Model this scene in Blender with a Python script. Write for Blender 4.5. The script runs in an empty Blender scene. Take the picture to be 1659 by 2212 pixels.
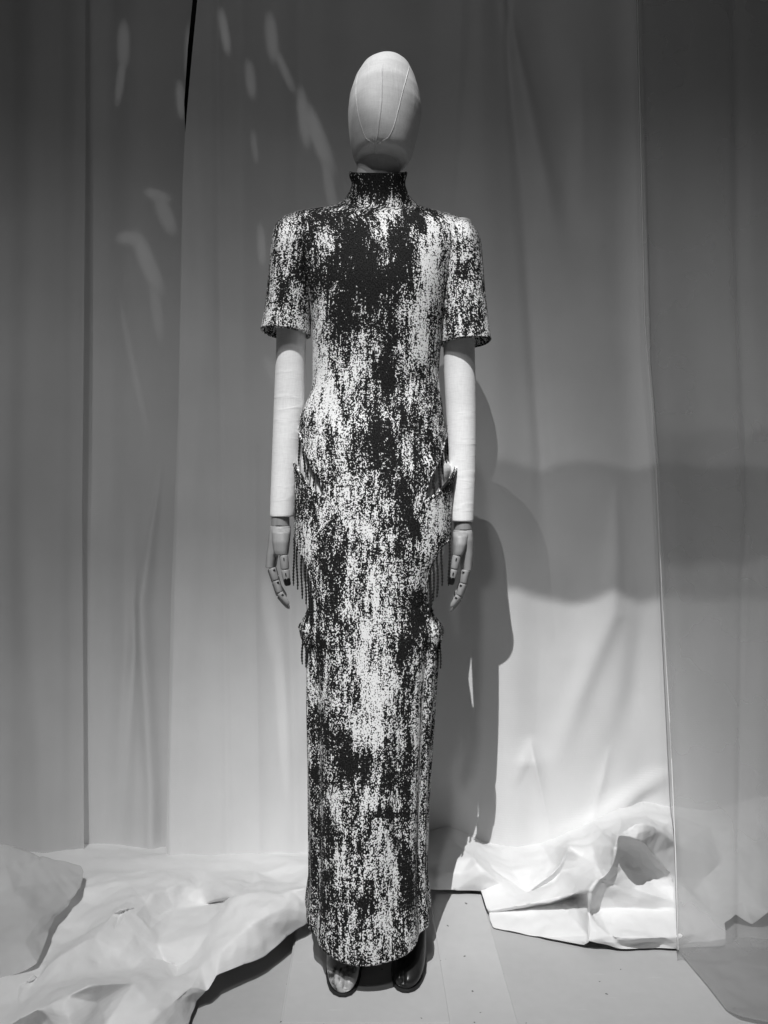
import bpy, bmesh, math, random
import numpy as np
from mathutils import Vector, Matrix
from mathutils.geometry import delaunay_2d_cdt

random.seed(7)
rng = np.random.default_rng(7)
S = bpy.context.scene
COL = S.collection

# ------------------------------------------------------------------ camera
F, CX, CY, HC = 1661.0, 796.0, 1081.0, 0.93      # focal length and horizon point, in units of a 1659 x 2212 picture
cam_d = bpy.data.cameras.new('camera')
cam = bpy.data.objects.new('camera', cam_d); COL.objects.link(cam)
cam.location = (0, 0, HC); cam.rotation_euler = (math.radians(90), 0, 0)
cam_d.sensor_fit = 'VERTICAL'; cam_d.sensor_height = 36.0; cam_d.lens = 36.0*F/2212.0
cam_d.shift_x = (829.5-CX)/2212.0; cam_d.shift_y = -(1106-CY)/2212.0
cam_d.clip_start = 0.05; cam_d.clip_end = 60
S.camera = cam

# ------------------------------------------------------------------ world and exposure
W = bpy.data.worlds.new('World'); S.world = W; W.use_nodes = True
W.node_tree.nodes['Background'].inputs[0].default_value = (1, 1, 1, 1)
W.node_tree.nodes['Background'].inputs[1].default_value = 0.014
S.view_settings.view_transform = 'Standard'; S.view_settings.look = 'None'
S.view_settings.exposure = 0.0; S.view_settings.gamma = 1.0
S.cycles.max_bounces = 8; S.cycles.diffuse_bounces = 4; S.cycles.transparent_max_bounces = 12
S.cycles.caustics_reflective = False; S.cycles.caustics_refractive = False
S.cycles.use_denoising = True

# ------------------------------------------------------------------ lamps (gallery profile spots with framing shutters, plus an added glint lamp)
def spot(name, loc, aim, power, half_deg, radius, blend=0.3):
    d = bpy.data.lights.new(name, 'SPOT'); o = bpy.data.objects.new(name, d); COL.objects.link(o)
    o.location = loc
    o.rotation_euler = (Vector(aim)-Vector(loc)).to_track_quat('-Z', 'Y').to_euler()
    d.energy = power; d.spot_size = math.radians(2*half_deg); d.spot_blend = blend; d.shadow_soft_size = radius
    return o, d

class NB:
    """small helper for node trees"""
    def __init__(s, tree): s.t = tree; s.n = tree.nodes; s.l = tree.links
    def new(s, typ, **kw):
        n = s.n.new(typ)
        for k, v in kw.items(): setattr(n, k, v)
        return n
    def put(s, sock, v):
        if v is None: return
        if hasattr(v, 'is_output'): s.l.new(v, sock)
        elif hasattr(sock, 'default_value'):
            if isinstance(v, (int, float)) and sock.type in ('RGBA',): v = (v, v, v, 1)
            elif isinstance(v, (int, float)) and sock.type == 'VECTOR': v = (v, v, v)
            sock.default_value = v
    def math(s, op, a, b=None, c=None, clamp=False):
        n = s.new('ShaderNodeMath', operation=op, use_clamp=clamp)
        s.put(n.inputs[0], a); s.put(n.inputs[1], b)
        if c is not None: s.put(n.inputs[2], c)
        return n.outputs[0]
    def dot(s, a, b):
        n = s.new('ShaderNodeVectorMath', operation='DOT_PRODUCT')
        s.put(n.inputs[0], a); s.put(n.inputs[1], b); return n.outputs['Value']
    def rng(s, v, a, b, c=0.0, d=1.0, smooth=False):
        n = s.new('ShaderNodeMapRange', interpolation_type='SMOOTHSTEP' if smooth else 'LINEAR')
        s.put(n.inputs[0], v); s.put(n.inputs[1], a); s.put(n.inputs[2], b); s.put(n.inputs[3], c); s.put(n.inputs[4], d)
        return n.outputs[0]
    def noise(s, vec, scale, detail=2.0, rough=0.5, dist=0.0, dims='3D'):
        n = s.new('ShaderNodeTexNoise', noise_dimensions=dims)
        if vec is not None: s.l.new(vec, n.inputs['Vector'])
        n.inputs['Scale'].default_value = scale; n.inputs['Detail'].default_value = detail
        n.inputs['Roughness'].default_value = rough; n.inputs['Distortion'].default_value = dist
        return n.outputs[0]
    def mapping(s, vec, scale=(1, 1, 1), loc=(0, 0, 0)):
        n = s.new('ShaderNodeMapping'); s.l.new(vec, n.inputs[0])
        n.inputs['Scale'].default_value = scale; n.inputs['Location'].default_value = loc
        return n.outputs[0]

def gobo(light_obj, aim):
    """shutter coordinates (u right, v up) of a beam, as in a framing projector"""
    d = light_obj.data; d.use_nodes = True; nb = NB(d.node_tree)
    f = Vector(aim)-light_obj.location; f.x = 0; f.normalize(); r = Vector((1, 0, 0)); up = r.cross(f)   # shutters level
    g = nb.new('ShaderNodeNewGeometry').outputs['Incoming']
    c = nb.dot(g, tuple(f)); u = nb.math('DIVIDE', nb.dot(g, tuple(r)), c); v = nb.math('DIVIDE', nb.dot(g, tuple(up)), c)
    def uv(p):
        q = Vector(p)-light_obj.location
        return q.dot(r)/q.dot(f), q.dot(up)/q.dot(f)
    em = d.node_tree.nodes['Emission']
    return nb, u, v, uv, em

def gauss(nb, u, v, u0, v0, su, sv):
    a = nb.math('DIVIDE', nb.math('SUBTRACT', u, u0), su); b = nb.math('DIVIDE', nb.math('SUBTRACT', v, v0), sv)
    q = nb.math('ADD', nb.math('MULTIPLY', a, a), nb.math('MULTIPLY', b, b))
    return nb.math('POWER', math.e, nb.math('MULTIPLY', q, -1.0))

KEY = (-0.69, -1.8, 6.0)
key_aim = (0.25, 2.0, 0.3)
key, key_d = spot('key_spot', KEY, key_aim, 1700, 19, 0.012, 0.5)
nb, u, v, uv, em = gobo(key, key_aim)
uc, vc = uv((0.37, 1.93, 0.06)); _, vcut = uv((0.5, 2.10, 0.69))
g = gauss(nb, u, v, uc, vc, 0.13, 0.095)
g = nb.math('ADD', nb.math('MULTIPLY', g, 0.93), 0.32)
uA, _ = uv((-0.45, 2.1, 0.7)); uB, _ = uv((0.1, 2.1, 0.7))
soft = nb.rng(u, uA, uB, 0.05, 0.0014, True)          # the shutter edge is out of focus toward the left
cut = nb.rng(nb.math('DIVIDE', nb.math('SUBTRACT', v, vcut), soft), 1.0, -1.0, 0.0, 1.0, True)
cut = nb.math('MAXIMUM', cut, nb.rng(v, vcut, vcut+0.10, 0.25, 0.05, True))        # spill above the shutter
# added masks fitted to the shoulders and head brighten them without lighting the curtain
ux0, _ = uv((-0.195, 1.58, 1.45)); ux1, _ = uv((0.215, 1.58, 1.45)); _, vsh = uv((0.0, 1.57, 1.50))
sq = nb.math('MULTIPLY', nb.math('MULTIPLY', nb.rng(u, ux0-0.003, ux0+0.003, 0, 1, True), nb.rng(u, ux1-0.003, ux1+0.003, 1, 0, True)), nb.rng(v, vsh-0.003, vsh+0.003, 1, 0, True))
(uh0, vh0), (uh1, vh1) = uv((0.030, 1.54, 1.765)), uv((0.030, 1.54, 1.885))
hq = nb.math('ADD', nb.math('POWER', nb.math('DIVIDE', nb.math('SUBTRACT', u, uh0), 0.0125), 2), nb.math('POWER', nb.math('DIVIDE', nb.math('SUBTRACT', v, vh0), abs(vh1-vh0)*1.15), 2))
head_mask = nb.rng(hq, 1.5, 0.7, 0.0, 1.0, True)
cut = nb.math('MAXIMUM', cut, nb.math('MAXIMUM', sq, head_mask))
ur0, _ = uv((0.72, 2.0, 0.1)); ur1, _ = uv((1.0, 2.0, 0.1))
cut = nb.math('MULTIPLY', cut, nb.rng(u, ur0, ur1, 1.0, 0.7, True))   # soft right-hand edge of the beam
nb.put(em.inputs['Strength'], nb.math('MULTIPLY', g, cut))

HEADL = (-1.25, -1.5, 5.2)
head_aim = (0.15, 1.9, 1.5)
hl, hl_d = spot('head_spot', HEADL, head_aim, 700, 24, 0.010, 0.3)
nb, u, v, uv, em = gobo(hl, head_aim)
_, vcut = uv((0.5, 2.12, 1.052)); _, vtop = uv((0.5, 2.15, 2.1))
uA, _ = uv((-0.5, 2.1, 1.05)); uB, _ = uv((0.1, 2.1, 1.05))
soft = nb.rng(u, uA, uB, 0.06, 0.0012, True)
g = nb.rng(nb.math('DIVIDE', nb.math('SUBTRACT', v, vcut), soft), -1.0, 1.0, 0.35, 1.0, True)
g2 = nb.rng(v, vcut, vtop, 0.30, 0.02, True)
uh, vh = uv((0.03, 1.55, 1.72))
g3 = nb.math('MULTIPLY', gauss(nb, u, v, uh, vh, 0.05, 0.05), 0.12)
ue0, _ = uv((0.5, 2.1, 1.5)); ue1, _ = uv((1.0, 2.1, 1.5))
nb.put(em.inputs['Strength'], nb.math('MULTIPLY', nb.math('MULTIPLY', g, nb.math('ADD', g2, g3)), nb.rng(u, ue0, ue1, 1.0, 2.2, True)))

WASH = (-0.5, -2.6, 5.4)
wash_aim = (0.0, 2.0, 0.2)
wl, wl_d = spot('wash_spot', WASH, wash_aim, 175, 36, 0.12, 0.5)
nb, u, v, uv, em = gobo(wl, wash_aim)
_, vb = uv((0, 2.1, 0.0)); _, vt = uv((0, 2.1, 2.2))
nb.put(em.inputs['Strength'], nb.rng(v, vb, vt, 1.0, 0.08, True))

# added lamp, masked into soft streaks; stands in for reflections off shiny cloth
GLINT = (-1.2, -1.6, 3.6)
gl_aim = (-0.6, 2.1, 1.6)
gl, gl_d = spot('glint_standin', GLINT, gl_aim, 52, 40, 0.006, 0.2)
nb, u, v, uv, em = gobo(gl, gl_aim)
total = None
def wallp(x, y): return ((x-796.0)/1661.0*2.15, 2.15, 0.93-(y-1081.0)/1661.0*2.15)
for x0, y0, x1, y1, w, k in [(250, 20, 252, 110, 19, .8), (250, 95, 238, 185, 13, .8), (372, 145, 376, 215, 11, .9), (391, 25, 389, 130, 9, .7), (474, 18, 490, 105, 12, 1), (535, 130, 541, 200, 11, 1), (576, 18, 584, 110, 15, .9), (588, 90, 630, 185, 10, .8),
        (648, 195, 662, 305, 15, 1), (662, 230, 712, 360, 19, 1.1), (700, 330, 722, 470, 12, .9), (560, 485, 564, 560, 9, 1), (306, 392, 350, 400, 14, .9), (330, 400, 356, 470, 18, .9), (240, 485, 300, 500, 15, .9), (285, 490, 330, 600, 19, 1), (318, 580, 332, 700, 12, .7), (380, 545, 386, 585, 7, .9), (544, 280, 550, 340, 7, .7), (575, 770, 600, 830, 14, .7), (580, 1270, 606, 1440, 15, 2.0), (606, 1400, 640, 1720, 12, 2.6), (248, 640, 300, 880, 7, .5)]:
    (ax, ay), (bx, by) = uv(wallp(x0, y0)), uv(wallp(x1, y1))
    L = math.hypot(bx-ax, by-ay); c, sn = (bx-ax)/L, (by-ay)/L; wd = w/1661.0*2.15/4.9
    du = nb.math('SUBTRACT', u, (ax+bx)/2); dv = nb.math('SUBTRACT', v, (ay+by)/2)
    a = nb.math('DIVIDE', nb.math('ADD', nb.math('MULTIPLY', du, c), nb.math('MULTIPLY', dv, sn)), L*0.56)
    b = nb.math('DIVIDE', nb.math('SUBTRACT', nb.math('MULTIPLY', dv, c), nb.math('MULTIPLY', du, sn)), wd)
    q = nb.math('ADD', nb.math('POWER', nb.math('ABSOLUTE', a), 2.6), nb.math('POWER', nb.math('ABSOLUTE', b), 2.2))
    e = nb.rng(q, 1.9, 0.05, 0.0, k, True)
    total = e if total is None else nb.math('MAXIMUM', total, e)
nb.put(em.inputs['Strength'], total)

# ------------------------------------------------------------------ helpers
def U(dx, dy, Y):
    """a picture position at distance Y -> world point"""
    return Vector(((dx-CX)/F*Y, Y, HC-(dy-CY)/F*Y))
def zof(dy, Y=1.6): return HC-(dy-CY)/F*Y
def xof(dx, Y=1.6): return (dx-CX)/F*Y

def tag(o, label=None, cat=None, group=None, kind=None):
    if label: o['label'] = label
    if cat: o['category'] = cat
    if group: o['group'] = group
    if kind: o['kind'] = kind
    return o
def empty(name, loc=(0, 0, 0)):
    o = bpy.data.objects.new(name, None); COL.objects.link(o); o.location = loc; o.empty_display_size = 0.05
    return o
def mesh_obj(name, verts, faces, mat, parent=None, smooth=True):
    me = bpy.data.meshes.new(name); me.from_pydata([tuple(p) for p in verts], [], faces); me.update()
    if smooth: me.polygons.foreach_set('use_smooth', [True]*len(me.polygons))
    o = bpy.data.objects.new(name, me); COL.objects.link(o)
    if mat: me.materials.append(mat)
    if parent:
        o.parent = parent
        o.matrix_parent_inverse = Matrix.Translation(-Vector(world_loc(parent)))
    return o
def world_loc(o):
    # parents are only ever unrotated; their origins add up
    if o.parent is None: return o.location.copy()
    return world_loc(o.parent)+o.location+o.matrix_parent_inverse.translation
def merge(parts):
    V, Fc = [], []
    for v, f in parts:
        n = len(V); V += list(v); Fc += [tuple(i+n for i in q) for q in f]
    return V, Fc
def ring_loft(rings, cap0=False, cap1=False):
    n = len(rings[0]); V = [p for r in rings for p in r]; Fc = []
    for i in range(len(rings)-1):
        for j in range(n):
            k = (j+1) % n
            Fc.append((i*n+j, i*n+k, (i+1)*n+k, (i+1)*n+j))
    if cap0: Fc.append(tuple(range(n-1, -1, -1)))
    if cap1: Fc.append(tuple((len(rings)-1)*n+j for j in range(n)))
    return V, Fc
def tube(pts, rad, n=8, closed=False):
    pts = [Vector(p) for p in pts]; rings = []
    up = Vector((0, -1, 0.01))
    for i, p in enumerate(pts):
        t = (pts[min(i+1, len(pts)-1)]-pts[max(i-1, 0)]).normalized()
        a = t.cross(up)
        if a.length < 1e-4: a = t.cross(Vector((1, 0, 0)))
        a.normalize(); b = a.cross(t)
        r = rad[i] if hasattr(rad, '__len__') else rad
        rings.append([p+r*(math.cos(2*math.pi*j/n)*a+math.sin(2*math.pi*j/n)*b) for j in range(n)])
    return ring_loft(rings, True, True)
def box(x0, x1, y0, y1, z0, z1):
    V = [(x, y, z) for z in (z0, z1) for y in (y0, y1) for x in (x0, x1)]
    return V, [(0, 2, 3, 1), (4, 5, 7, 6), (0, 1, 5, 4), (2, 6, 7, 3), (0, 4, 6, 2), (1, 3, 7, 5)]
def bevel(o, w, seg=2):
    m = o.modifiers.new('bevel', 'BEVEL'); m.width = w; m.segments = seg; m.limit_method = 'ANGLE'
def solidify(o, t, off=0.0):
    m = o.modifiers.new('solidify', 'SOLIDIFY'); m.thickness = t; m.offset = off
def subsurf(o, n):
    m = o.modifiers.new('subsurf', 'SUBSURF'); m.levels = n; m.render_levels = n
def smooth1(t):
    t = np.clip(t, 0, 1); return t*t*(3-2*t)
def table(keys, y, sm=0):
    k = np.array(keys, float)
    return np.interp(y, k[:, 0], k[:, 1])

# ------------------------------------------------------------------ materials
def material(name):
    m = bpy.data.materials.new(name); m.use_nodes = True
    nb = NB(m.node_tree); bs = m.node_tree.nodes['Principled BSDF']
    return m, nb, bs
def grey(v): return (v, v, v, 1)
def bump(nb, bs, h, strength, dist=0.001):
    b = nb.new('ShaderNodeBump'); b.inputs['Strength'].default_value = strength; b.inputs['Distance'].default_value = dist
    nb.put(b.inputs['Height'], h); nb.l.new(b.outputs[0], bs.inputs['Normal'])

def mat_cloth(name, alb, rough=0.55, transp=0.0, spec=0.25, weave=True, translucent=0.0):
    m, nb, bs = material(name)
    co = nb.new('ShaderNodeTexCoord').outputs['Object']
    big = nb.noise(co, 5.0, 3.0); col = nb.rng(big, 0.3, 0.7, alb*0.95, alb*1.03)
    cc = nb.new('ShaderNodeCombineColor')
    for i in range(3): nb.put(cc.inputs[i], col)
    nb.l.new(cc.outputs[0], bs.inputs['Base Color'])
    bs.inputs['Roughness'].default_value = rough; bs.inputs['Specular IOR Level'].default_value = spec
    bs.inputs['Sheen Weight'].default_value = 0.08
    # weft ribs and small wrinkles
    rib = nb.new('ShaderNodeTexWave', wave_type='BANDS', bands_direction='Z'); nb.l.new(co, rib.inputs[0])
    rib.inputs['Scale'].default_value = 55; rib.inputs['Distortion'].default_value = 1.2; rib.inputs['Detail'].default_value = 1
    wr = nb.noise(nb.mapping(co, (9, 9, 5)), 1.0, 4.0, 0.55, 0.4)
    fine = nb.noise(co, 260, 1.0)
    h = nb.math('ADD', nb.math('MULTIPLY', rib.outputs['Fac'], 0.05), nb.math('ADD', nb.math('MULTIPLY', wr, 1.2), nb.math('MULTIPLY', fine, 0.10)))
    bump(nb, bs, h, 0.25, 0.006)
    out = m.node_tree.nodes['Material Output']
    sh = bs.outputs[0]
    if translucent:
        tl = nb.new('ShaderNodeBsdfTranslucent'); nb.l.new(cc.outputs[0], tl.inputs[0])
        mx = nb.new('ShaderNodeMixShader'); mx.inputs[0].default_value = translucent
        nb.l.new(sh, mx.inputs[1]); nb.l.new(tl.outputs[0], mx.inputs[2]); sh = mx.outputs[0]
    if transp:
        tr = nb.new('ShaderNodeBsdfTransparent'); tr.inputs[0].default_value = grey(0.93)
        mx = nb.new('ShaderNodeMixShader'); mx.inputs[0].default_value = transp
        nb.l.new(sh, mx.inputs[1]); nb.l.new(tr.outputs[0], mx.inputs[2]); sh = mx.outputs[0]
    nb.l.new(sh, out.inputs['Surface'])
    return m

M_CURT = mat_cloth('curtain_cloth', 0.74, 0.5, translucent=0.08)
M_SHEER = mat_cloth('sheer_cloth', 0.74, 0.55, transp=0.32, translucent=0.25)
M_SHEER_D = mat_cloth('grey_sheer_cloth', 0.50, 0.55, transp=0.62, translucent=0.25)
M_CURT_L = mat_cloth('back_curtain_cloth', 0.67, 0.5, translucent=0.08)
M_TRAIN = mat_cloth('train_cloth', 0.76, 0.5)

def mat_floor(name, alb, seed):
    m, nb, bs = material(name)
    co = nb.new('ShaderNodeTexCoord').outputs['Object']
    co = nb.mapping(co, loc=(seed, seed*2, 0))
    a = nb.noise(co, 3.0, 4.0); b = nb.noise(co, 45.0, 3.0)
    sp = nb.noise(co, 75.0, 0.0); speck = nb.rng(sp, 0.845, 0.86, 0.0, 1.0)
    scr = nb.noise(nb.mapping(co, (14, 90, 10)), 1.0, 2.0); scuff = nb.rng(scr, 0.70, 0.78, 0.0, 0.25)
    c = nb.rng(a, 0.3, 0.7, alb*0.93, alb*1.05)
    c = nb.math('ADD', c, nb.math('MULTIPLY', nb.math('SUBTRACT', b, 0.5), 0.05))
    c = nb.math('ADD', c, nb.math('MULTIPLY', scuff, 0.18))
    c = nb.math('MULTIPLY', c, nb.math('SUBTRACT', 1.0, nb.math('MULTIPLY', speck, 0.75)))
    cc = nb.new('ShaderNodeCombineColor')
    for i in range(3): nb.put(cc.inputs[i], c)
    nb.l.new(cc.outputs[0], bs.inputs['Base Color'])
    nb.put(bs.inputs['Roughness'], nb.rng(a, 0.3, 0.7, 0.42, 0.6)); bs.inputs['Specular IOR Level'].default_value = 0.25
    bump(nb, bs, nb.math('ADD', b, nb.math('MULTIPLY', scuff, 2.0)), 0.12, 0.002)
    return m
M_FLOOR = mat_floor('painted_floor', 0.47, 0.0)
M_PLINTH = mat_floor('painted_board', 0.53, 3.1)

m, nb, bs = material('dark_wall'); bs.inputs['Base Color'].default_value = grey(0.012); bs.inputs['Roughness'].default_value = 0.9; M_DARK = m

def mat_linen(name, alb, ws=(12, 12, 55)):
    m, nb, bs = material(name)
    co = nb.new('ShaderNodeTexCoord').outputs['Object']
    a = nb.noise(nb.mapping(co, (60, 60, 420)), 1.0, 2.0); b = nb.noise(nb.mapping(co, (420, 420, 60)), 1.0, 2.0); c = nb.noise(co, 9.0, 3.0)
    w = nb.math('ADD', a, b)
    v = nb.math('ADD', nb.rng(w, 0.7, 1.3, alb*0.93, alb*1.05), nb.math('MULTIPLY', nb.math('SUBTRACT', c, 0.5), 0.08))
    cc = nb.new('ShaderNodeCombineColor')
    for i in range(3): nb.put(cc.inputs[i], v)
    nb.l.new(cc.outputs[0], bs.inputs['Base Color'])
    bs.inputs['Roughness'].default_value = 0.8; bs.inputs['Specular IOR Level'].default_value = 0.2; bs.inputs['Sheen Weight'].default_value = 0.1
    wr = nb.noise(nb.mapping(co, ws), 1.0, 3.0, 0.5, 0.5)
    bump(nb, bs, nb.math('ADD', nb.math('MULTIPLY', w, 0.3), nb.math('MULTIPLY', nb.rng(wr, 0.55, 0.8), 1.5)), 0.35, 0.0012)
    return m
M_LINEN = mat_linen('linen_cover', 0.70, (70, 40, 7)); M_ARM = mat_linen('arm_cover', 0.88)

def mat_wood(name, alb):
    m, nb, bs = material(name)
    co = nb.new('ShaderNodeTexCoord').outputs['Object']
    g = nb.noise(nb.mapping(co, (160, 160, 9)), 1.0, 3.0, 0.6)
    v = nb.rng(g, 0.3, 0.7, alb*0.86, alb*1.1)
    cc = nb.new('ShaderNodeCombineColor')
    for i in range(3): nb.put(cc.inputs[i], v)
    nb.l.new(cc.outputs[0], bs.inputs['Base Color']); bs.inputs['Roughness'].default_value = 0.45; bs.inputs['Specular IOR Level'].default_value = 0.35
    bump(nb, bs, g, 0.15, 0.0006)
    return m
M_WOOD = mat_wood('beech_wood', 0.31)
m, nb, bs = material('black_lacquer'); bs.inputs['Base Color'].default_value = grey(0.008); bs.inputs['Roughness'].default_value = 0.3; M_BLACK = m

def mat_knit(name, use_attr=True, dens=0.4):
    m, nb, bs = material(name)
    if use_attr:
        at = nb.new('ShaderNodeAttribute', attribute_name='knit_uv'); co = at.outputs['Vector']
        de = nb.new('ShaderNodeAttribute', attribute_name='fleck').outputs['Fac']
    else:
        co = nb.new('ShaderNodeTexCoord').outputs['Object']; de = dens
    # ragged vertical drips over several scales, then stitch-sized flecks
    streak = nb.noise(nb.mapping(co, (40, 15, 1)), 1.0, 4.0, 0.66, 0.25)
    line = nb.noise(nb.mapping(co, (150, 16, 1), (5, 3, 0)), 1.0, 3.0, 0.6)
    rag = nb.noise(nb.mapping(co, (150, 90, 1), (1, 9, 0)), 1.0, 2.0, 0.6)
    p = nb.math('ADD', de, nb.math('MULTIPLY', nb.math('SUBTRACT', streak, 0.5), 1.5))
    p = nb.math('ADD', p, nb.math('MULTIPLY', nb.math('SUBTRACT', line, 0.5), 1.0))
    p = nb.math('MINIMUM', nb.math('ADD', p, nb.math('MULTIPLY', nb.math('SUBTRACT', rag, 0.5), 0.9)), 0.74)
    fa = nb.noise(nb.mapping(co, (450, 310, 1)), 1.0, 1.0, 0.5); fb = nb.noise(nb.mapping(co, (240, 175, 1), (2, 7, 0)), 1.0, 1.0)
    n = nb.math('ADD', nb.math('MULTIPLY', nb.math('SUBTRACT', fa, 0.5), 1.5), nb.math('MULTIPLY', nb.math('SUBTRACT', fb, 0.5), 0.8))
    w = nb.rng(nb.math('ADD', p, n), 0.47, 0.56, 0.0, 1.0, True)
    knit = nb.noise(nb.mapping(co, (420, 330, 1)), 1.0, 1.0)
    dark = nb.rng(knit, 0.35, 0.75, 0.004, 0.030); lite = nb.rng(knit, 0.3, 0.7, 0.80, 0.95)
    mx = nb.math('ADD', nb.math('MULTIPLY', lite, w), nb.math('MULTIPLY', dark, nb.math('SUBTRACT', 1.0, w)))
    cc = nb.new('ShaderNodeCombineColor')
    for i in range(3): nb.put(cc.inputs[i], mx)
    nb.l.new(cc.outputs[0], bs.inputs['Base Color'])
    bs.inputs['Roughness'].default_value = 0.85; bs.inputs['Specular IOR Level'].default_value = 0.15
    bump(nb, bs, nb.math('ADD', knit, nb.math('MULTIPLY', w, 0.5)), 0.6, 0.0015)
    return m
M_KNIT = mat_knit('flecked_knit')
M_FRINGE = mat_knit('fringe_yarn', False, -0.12)

def mat_boot(name, worn):
    m, nb, bs = material(name)
    co = nb.new('ShaderNodeTexCoord').outputs['Object']
    if worn:
        n = nb.noise(nb.mapping(co, (26, 26, 26)), 1.0, 5.0, 0.65, 1.2); n2 = nb.noise(co, 70, 3.0)
        w = nb.rng(nb.math('ADD', n, nb.math('MULTIPLY', nb.math('SUBTRACT', n2, 0.5), 0.25)), 0.40, 0.50, 0.0, 1.0)
        v = nb.math('ADD', 0.035, nb.math('MULTIPLY', w, nb.rng(n2, 0.3, 0.7, 0.30, 0.48)))
        cc = nb.new('ShaderNodeCombineColor')
        for i in range(3): nb.put(cc.inputs[i], v)
        nb.l.new(cc.outputs[0], bs.inputs['Base Color']); nb.put(bs.inputs['Roughness'], nb.rng(w, 0, 1, 0.3, 0.42))
        bump(nb, bs, w, 0.3, 0.0006)
    else:
        n = nb.noise(co, 30, 4.0); v = nb.rng(n, 0.3, 0.7, 0.010, 0.022)
        cc = nb.new('ShaderNodeCombineColor')
        for i in range(3): nb.put(cc.inputs[i], v)
        nb.l.new(cc.outputs[0], bs.inputs['Base Color']); bs.inputs['Roughness'].default_value = 0.32
    return m
M_BOOT_W, M_BOOT_D = mat_boot('worn_paint_leather', True), mat_boot('black_leather', False)
m, nb, bs = material('sole_rubber'); bs.inputs['Base Color'].default_value = grey(0.015); bs.inputs['Roughness'].default_value = 0.6; M_SOLE = m

# ------------------------------------------------------------------ floor and wall
ZF = -0.025
V, Fc = box(-4, 4, -1.5, 3.2, ZF-0.1, ZF)
tag(mesh_obj('floor', V, Fc, M_FLOOR, smooth=False), kind='structure')
V, Fc = box(-4, 4, 2.75, 2.85, ZF, 4.5)
tag(mesh_obj('wall', V, Fc, M_DARK, smooth=False), kind='structure')

# ------------------------------------------------------------------ plinth: a low white base with a thinner board on it
def quad_board(name, pts, z0, z1, mat, parent):
    V = [(x, y, z0) for x, y in pts]+[(x, y, z1) for x, y in pts]; n = len(pts)
    Fc = [tuple(range(n-1, -1, -1)), tuple(range(n, 2*n))]+[(i, (i+1) % n, (i+1) % n+n, i+n) for i in range(n)]
    o = mesh_obj(name, V, Fc, mat, parent, smooth=False); bevel(o, 0.0018, 2); return o
pl = tag(empty('display_plinth', (0.06, 1.6, ZF)), 'low white painted plinth of two boards under the mannequin', 'plinth')
xl, xr, xs = -0.155, 0.268, 0.1455
quad_board('base_board', [(xl-0.004, 1.0), (xr, 1.0), (xr, 1.838), (xl-0.004, 1.838)], ZF, -0.006, M_PLINTH, pl)
quad_board('top_board', [(xl, 1.368), (xs, 1.368), (xs, 1.835), (xl, 1.835)], -0.006, 0.0, M_PLINTH, pl)

# ------------------------------------------------------------------ curtains
class Fold:
    def __init__(s, kind, pts, w, amp, fade=None):
        p = np.array(pts, float); s.k = kind; s.y = p[:, 1]; s.x = p[:, 0]; s.w = w; s.a = amp; s.fade = fade
    def at(s, dx, dy):
        xc = np.interp(dy, s.y, s.x)
        w = s.w if not hasattr(s.w, '__len__') else np.interp(dy, s.y, s.w)
        t = (dx-xc)/w
        if s.k == 'ridge': v = np.exp(-t*t)
        elif s.k == 'crease': v = np.exp(-np.abs(t)*1.4)
        else: v = 0.5+0.5*np.tanh(t)
        a = s.a if not hasattr(s.a, '__len__') else np.interp(dy, s.y, s.a)
        return a*v

def curtain(name, mat, edge_l, edge_r, ybase, folds, dy0=-420, dy1=None, nx=300, nz=260, parent=None, gain=0.6, wob=0.002, seed=0):
    """cloth hung as one sheet; folds bring it toward (+) or away (-) from the viewer.
    edge_l / edge_r: polylines of the side edges, ybase: distance by height"""
    el, er = np.array(edge_l, float), np.array(edge_r, float); yb = np.array(ybase, float)
    dyb = dy1
    T = np.linspace(0, 1, nz); A = np.linspace(0, 1, nx)
    V = np.zeros((nz, nx, 3))
    r = np.random.default_rng(seed); ph = r.uniform(0, 6.28, 12); fr = r.uniform(0.006, 0.05, 12); tl = r.uniform(-0.004, 0.004, 12)
    for i, t in enumerate(T):
        dy = dy0+t*(dyb-dy0)
        a, b = np.interp(dy, el[:, 1], el[:, 0]), np.interp(dy, er[:, 1], er[:, 0])
        dx = a+(b-a)*A
        Yb = float(np.interp(dy+np.linspace(-220, 220, 23)*(1 if dyb-dy > 260 else max(0.0, (dyb-dy)/260)), yb[:, 0], yb[:, 1]).mean())
        Y = np.full(nx, Yb)
        for f in folds: Y = Y-f.at(dx, dy)*gain
        for k in range(12): Y = Y+wob*np.sin(fr[k]*dx+tl[k]*dy+ph[k])*(0.3+0.02/fr[k])*0.5
        X = (dx-CX)/F*Yb; Z = HC-(dy-CY)/F*Yb
        V[i, :, 0] = X; V[i, :, 1] = Y; V[i, :, 2] = np.maximum(Z, ZF+0.002)
    Fc = [(i*nx+j, i*nx+j+1, (i+1)*nx+j+1, (i+1)*nx+j) for i in range(nz-1) for j in range(nx-1)]
    o = mesh_obj(name, V.reshape(-1, 3), Fc, mat, parent)
    return o

R = lambda pts, w, a: Fold('ridge', pts, w, a)
C = lambda pts, w, a: Fold('crease', pts, w, a)
ST = lambda pts, w, a: Fold('step', pts, w, a)
T0, B0 = -420, 1900

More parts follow.
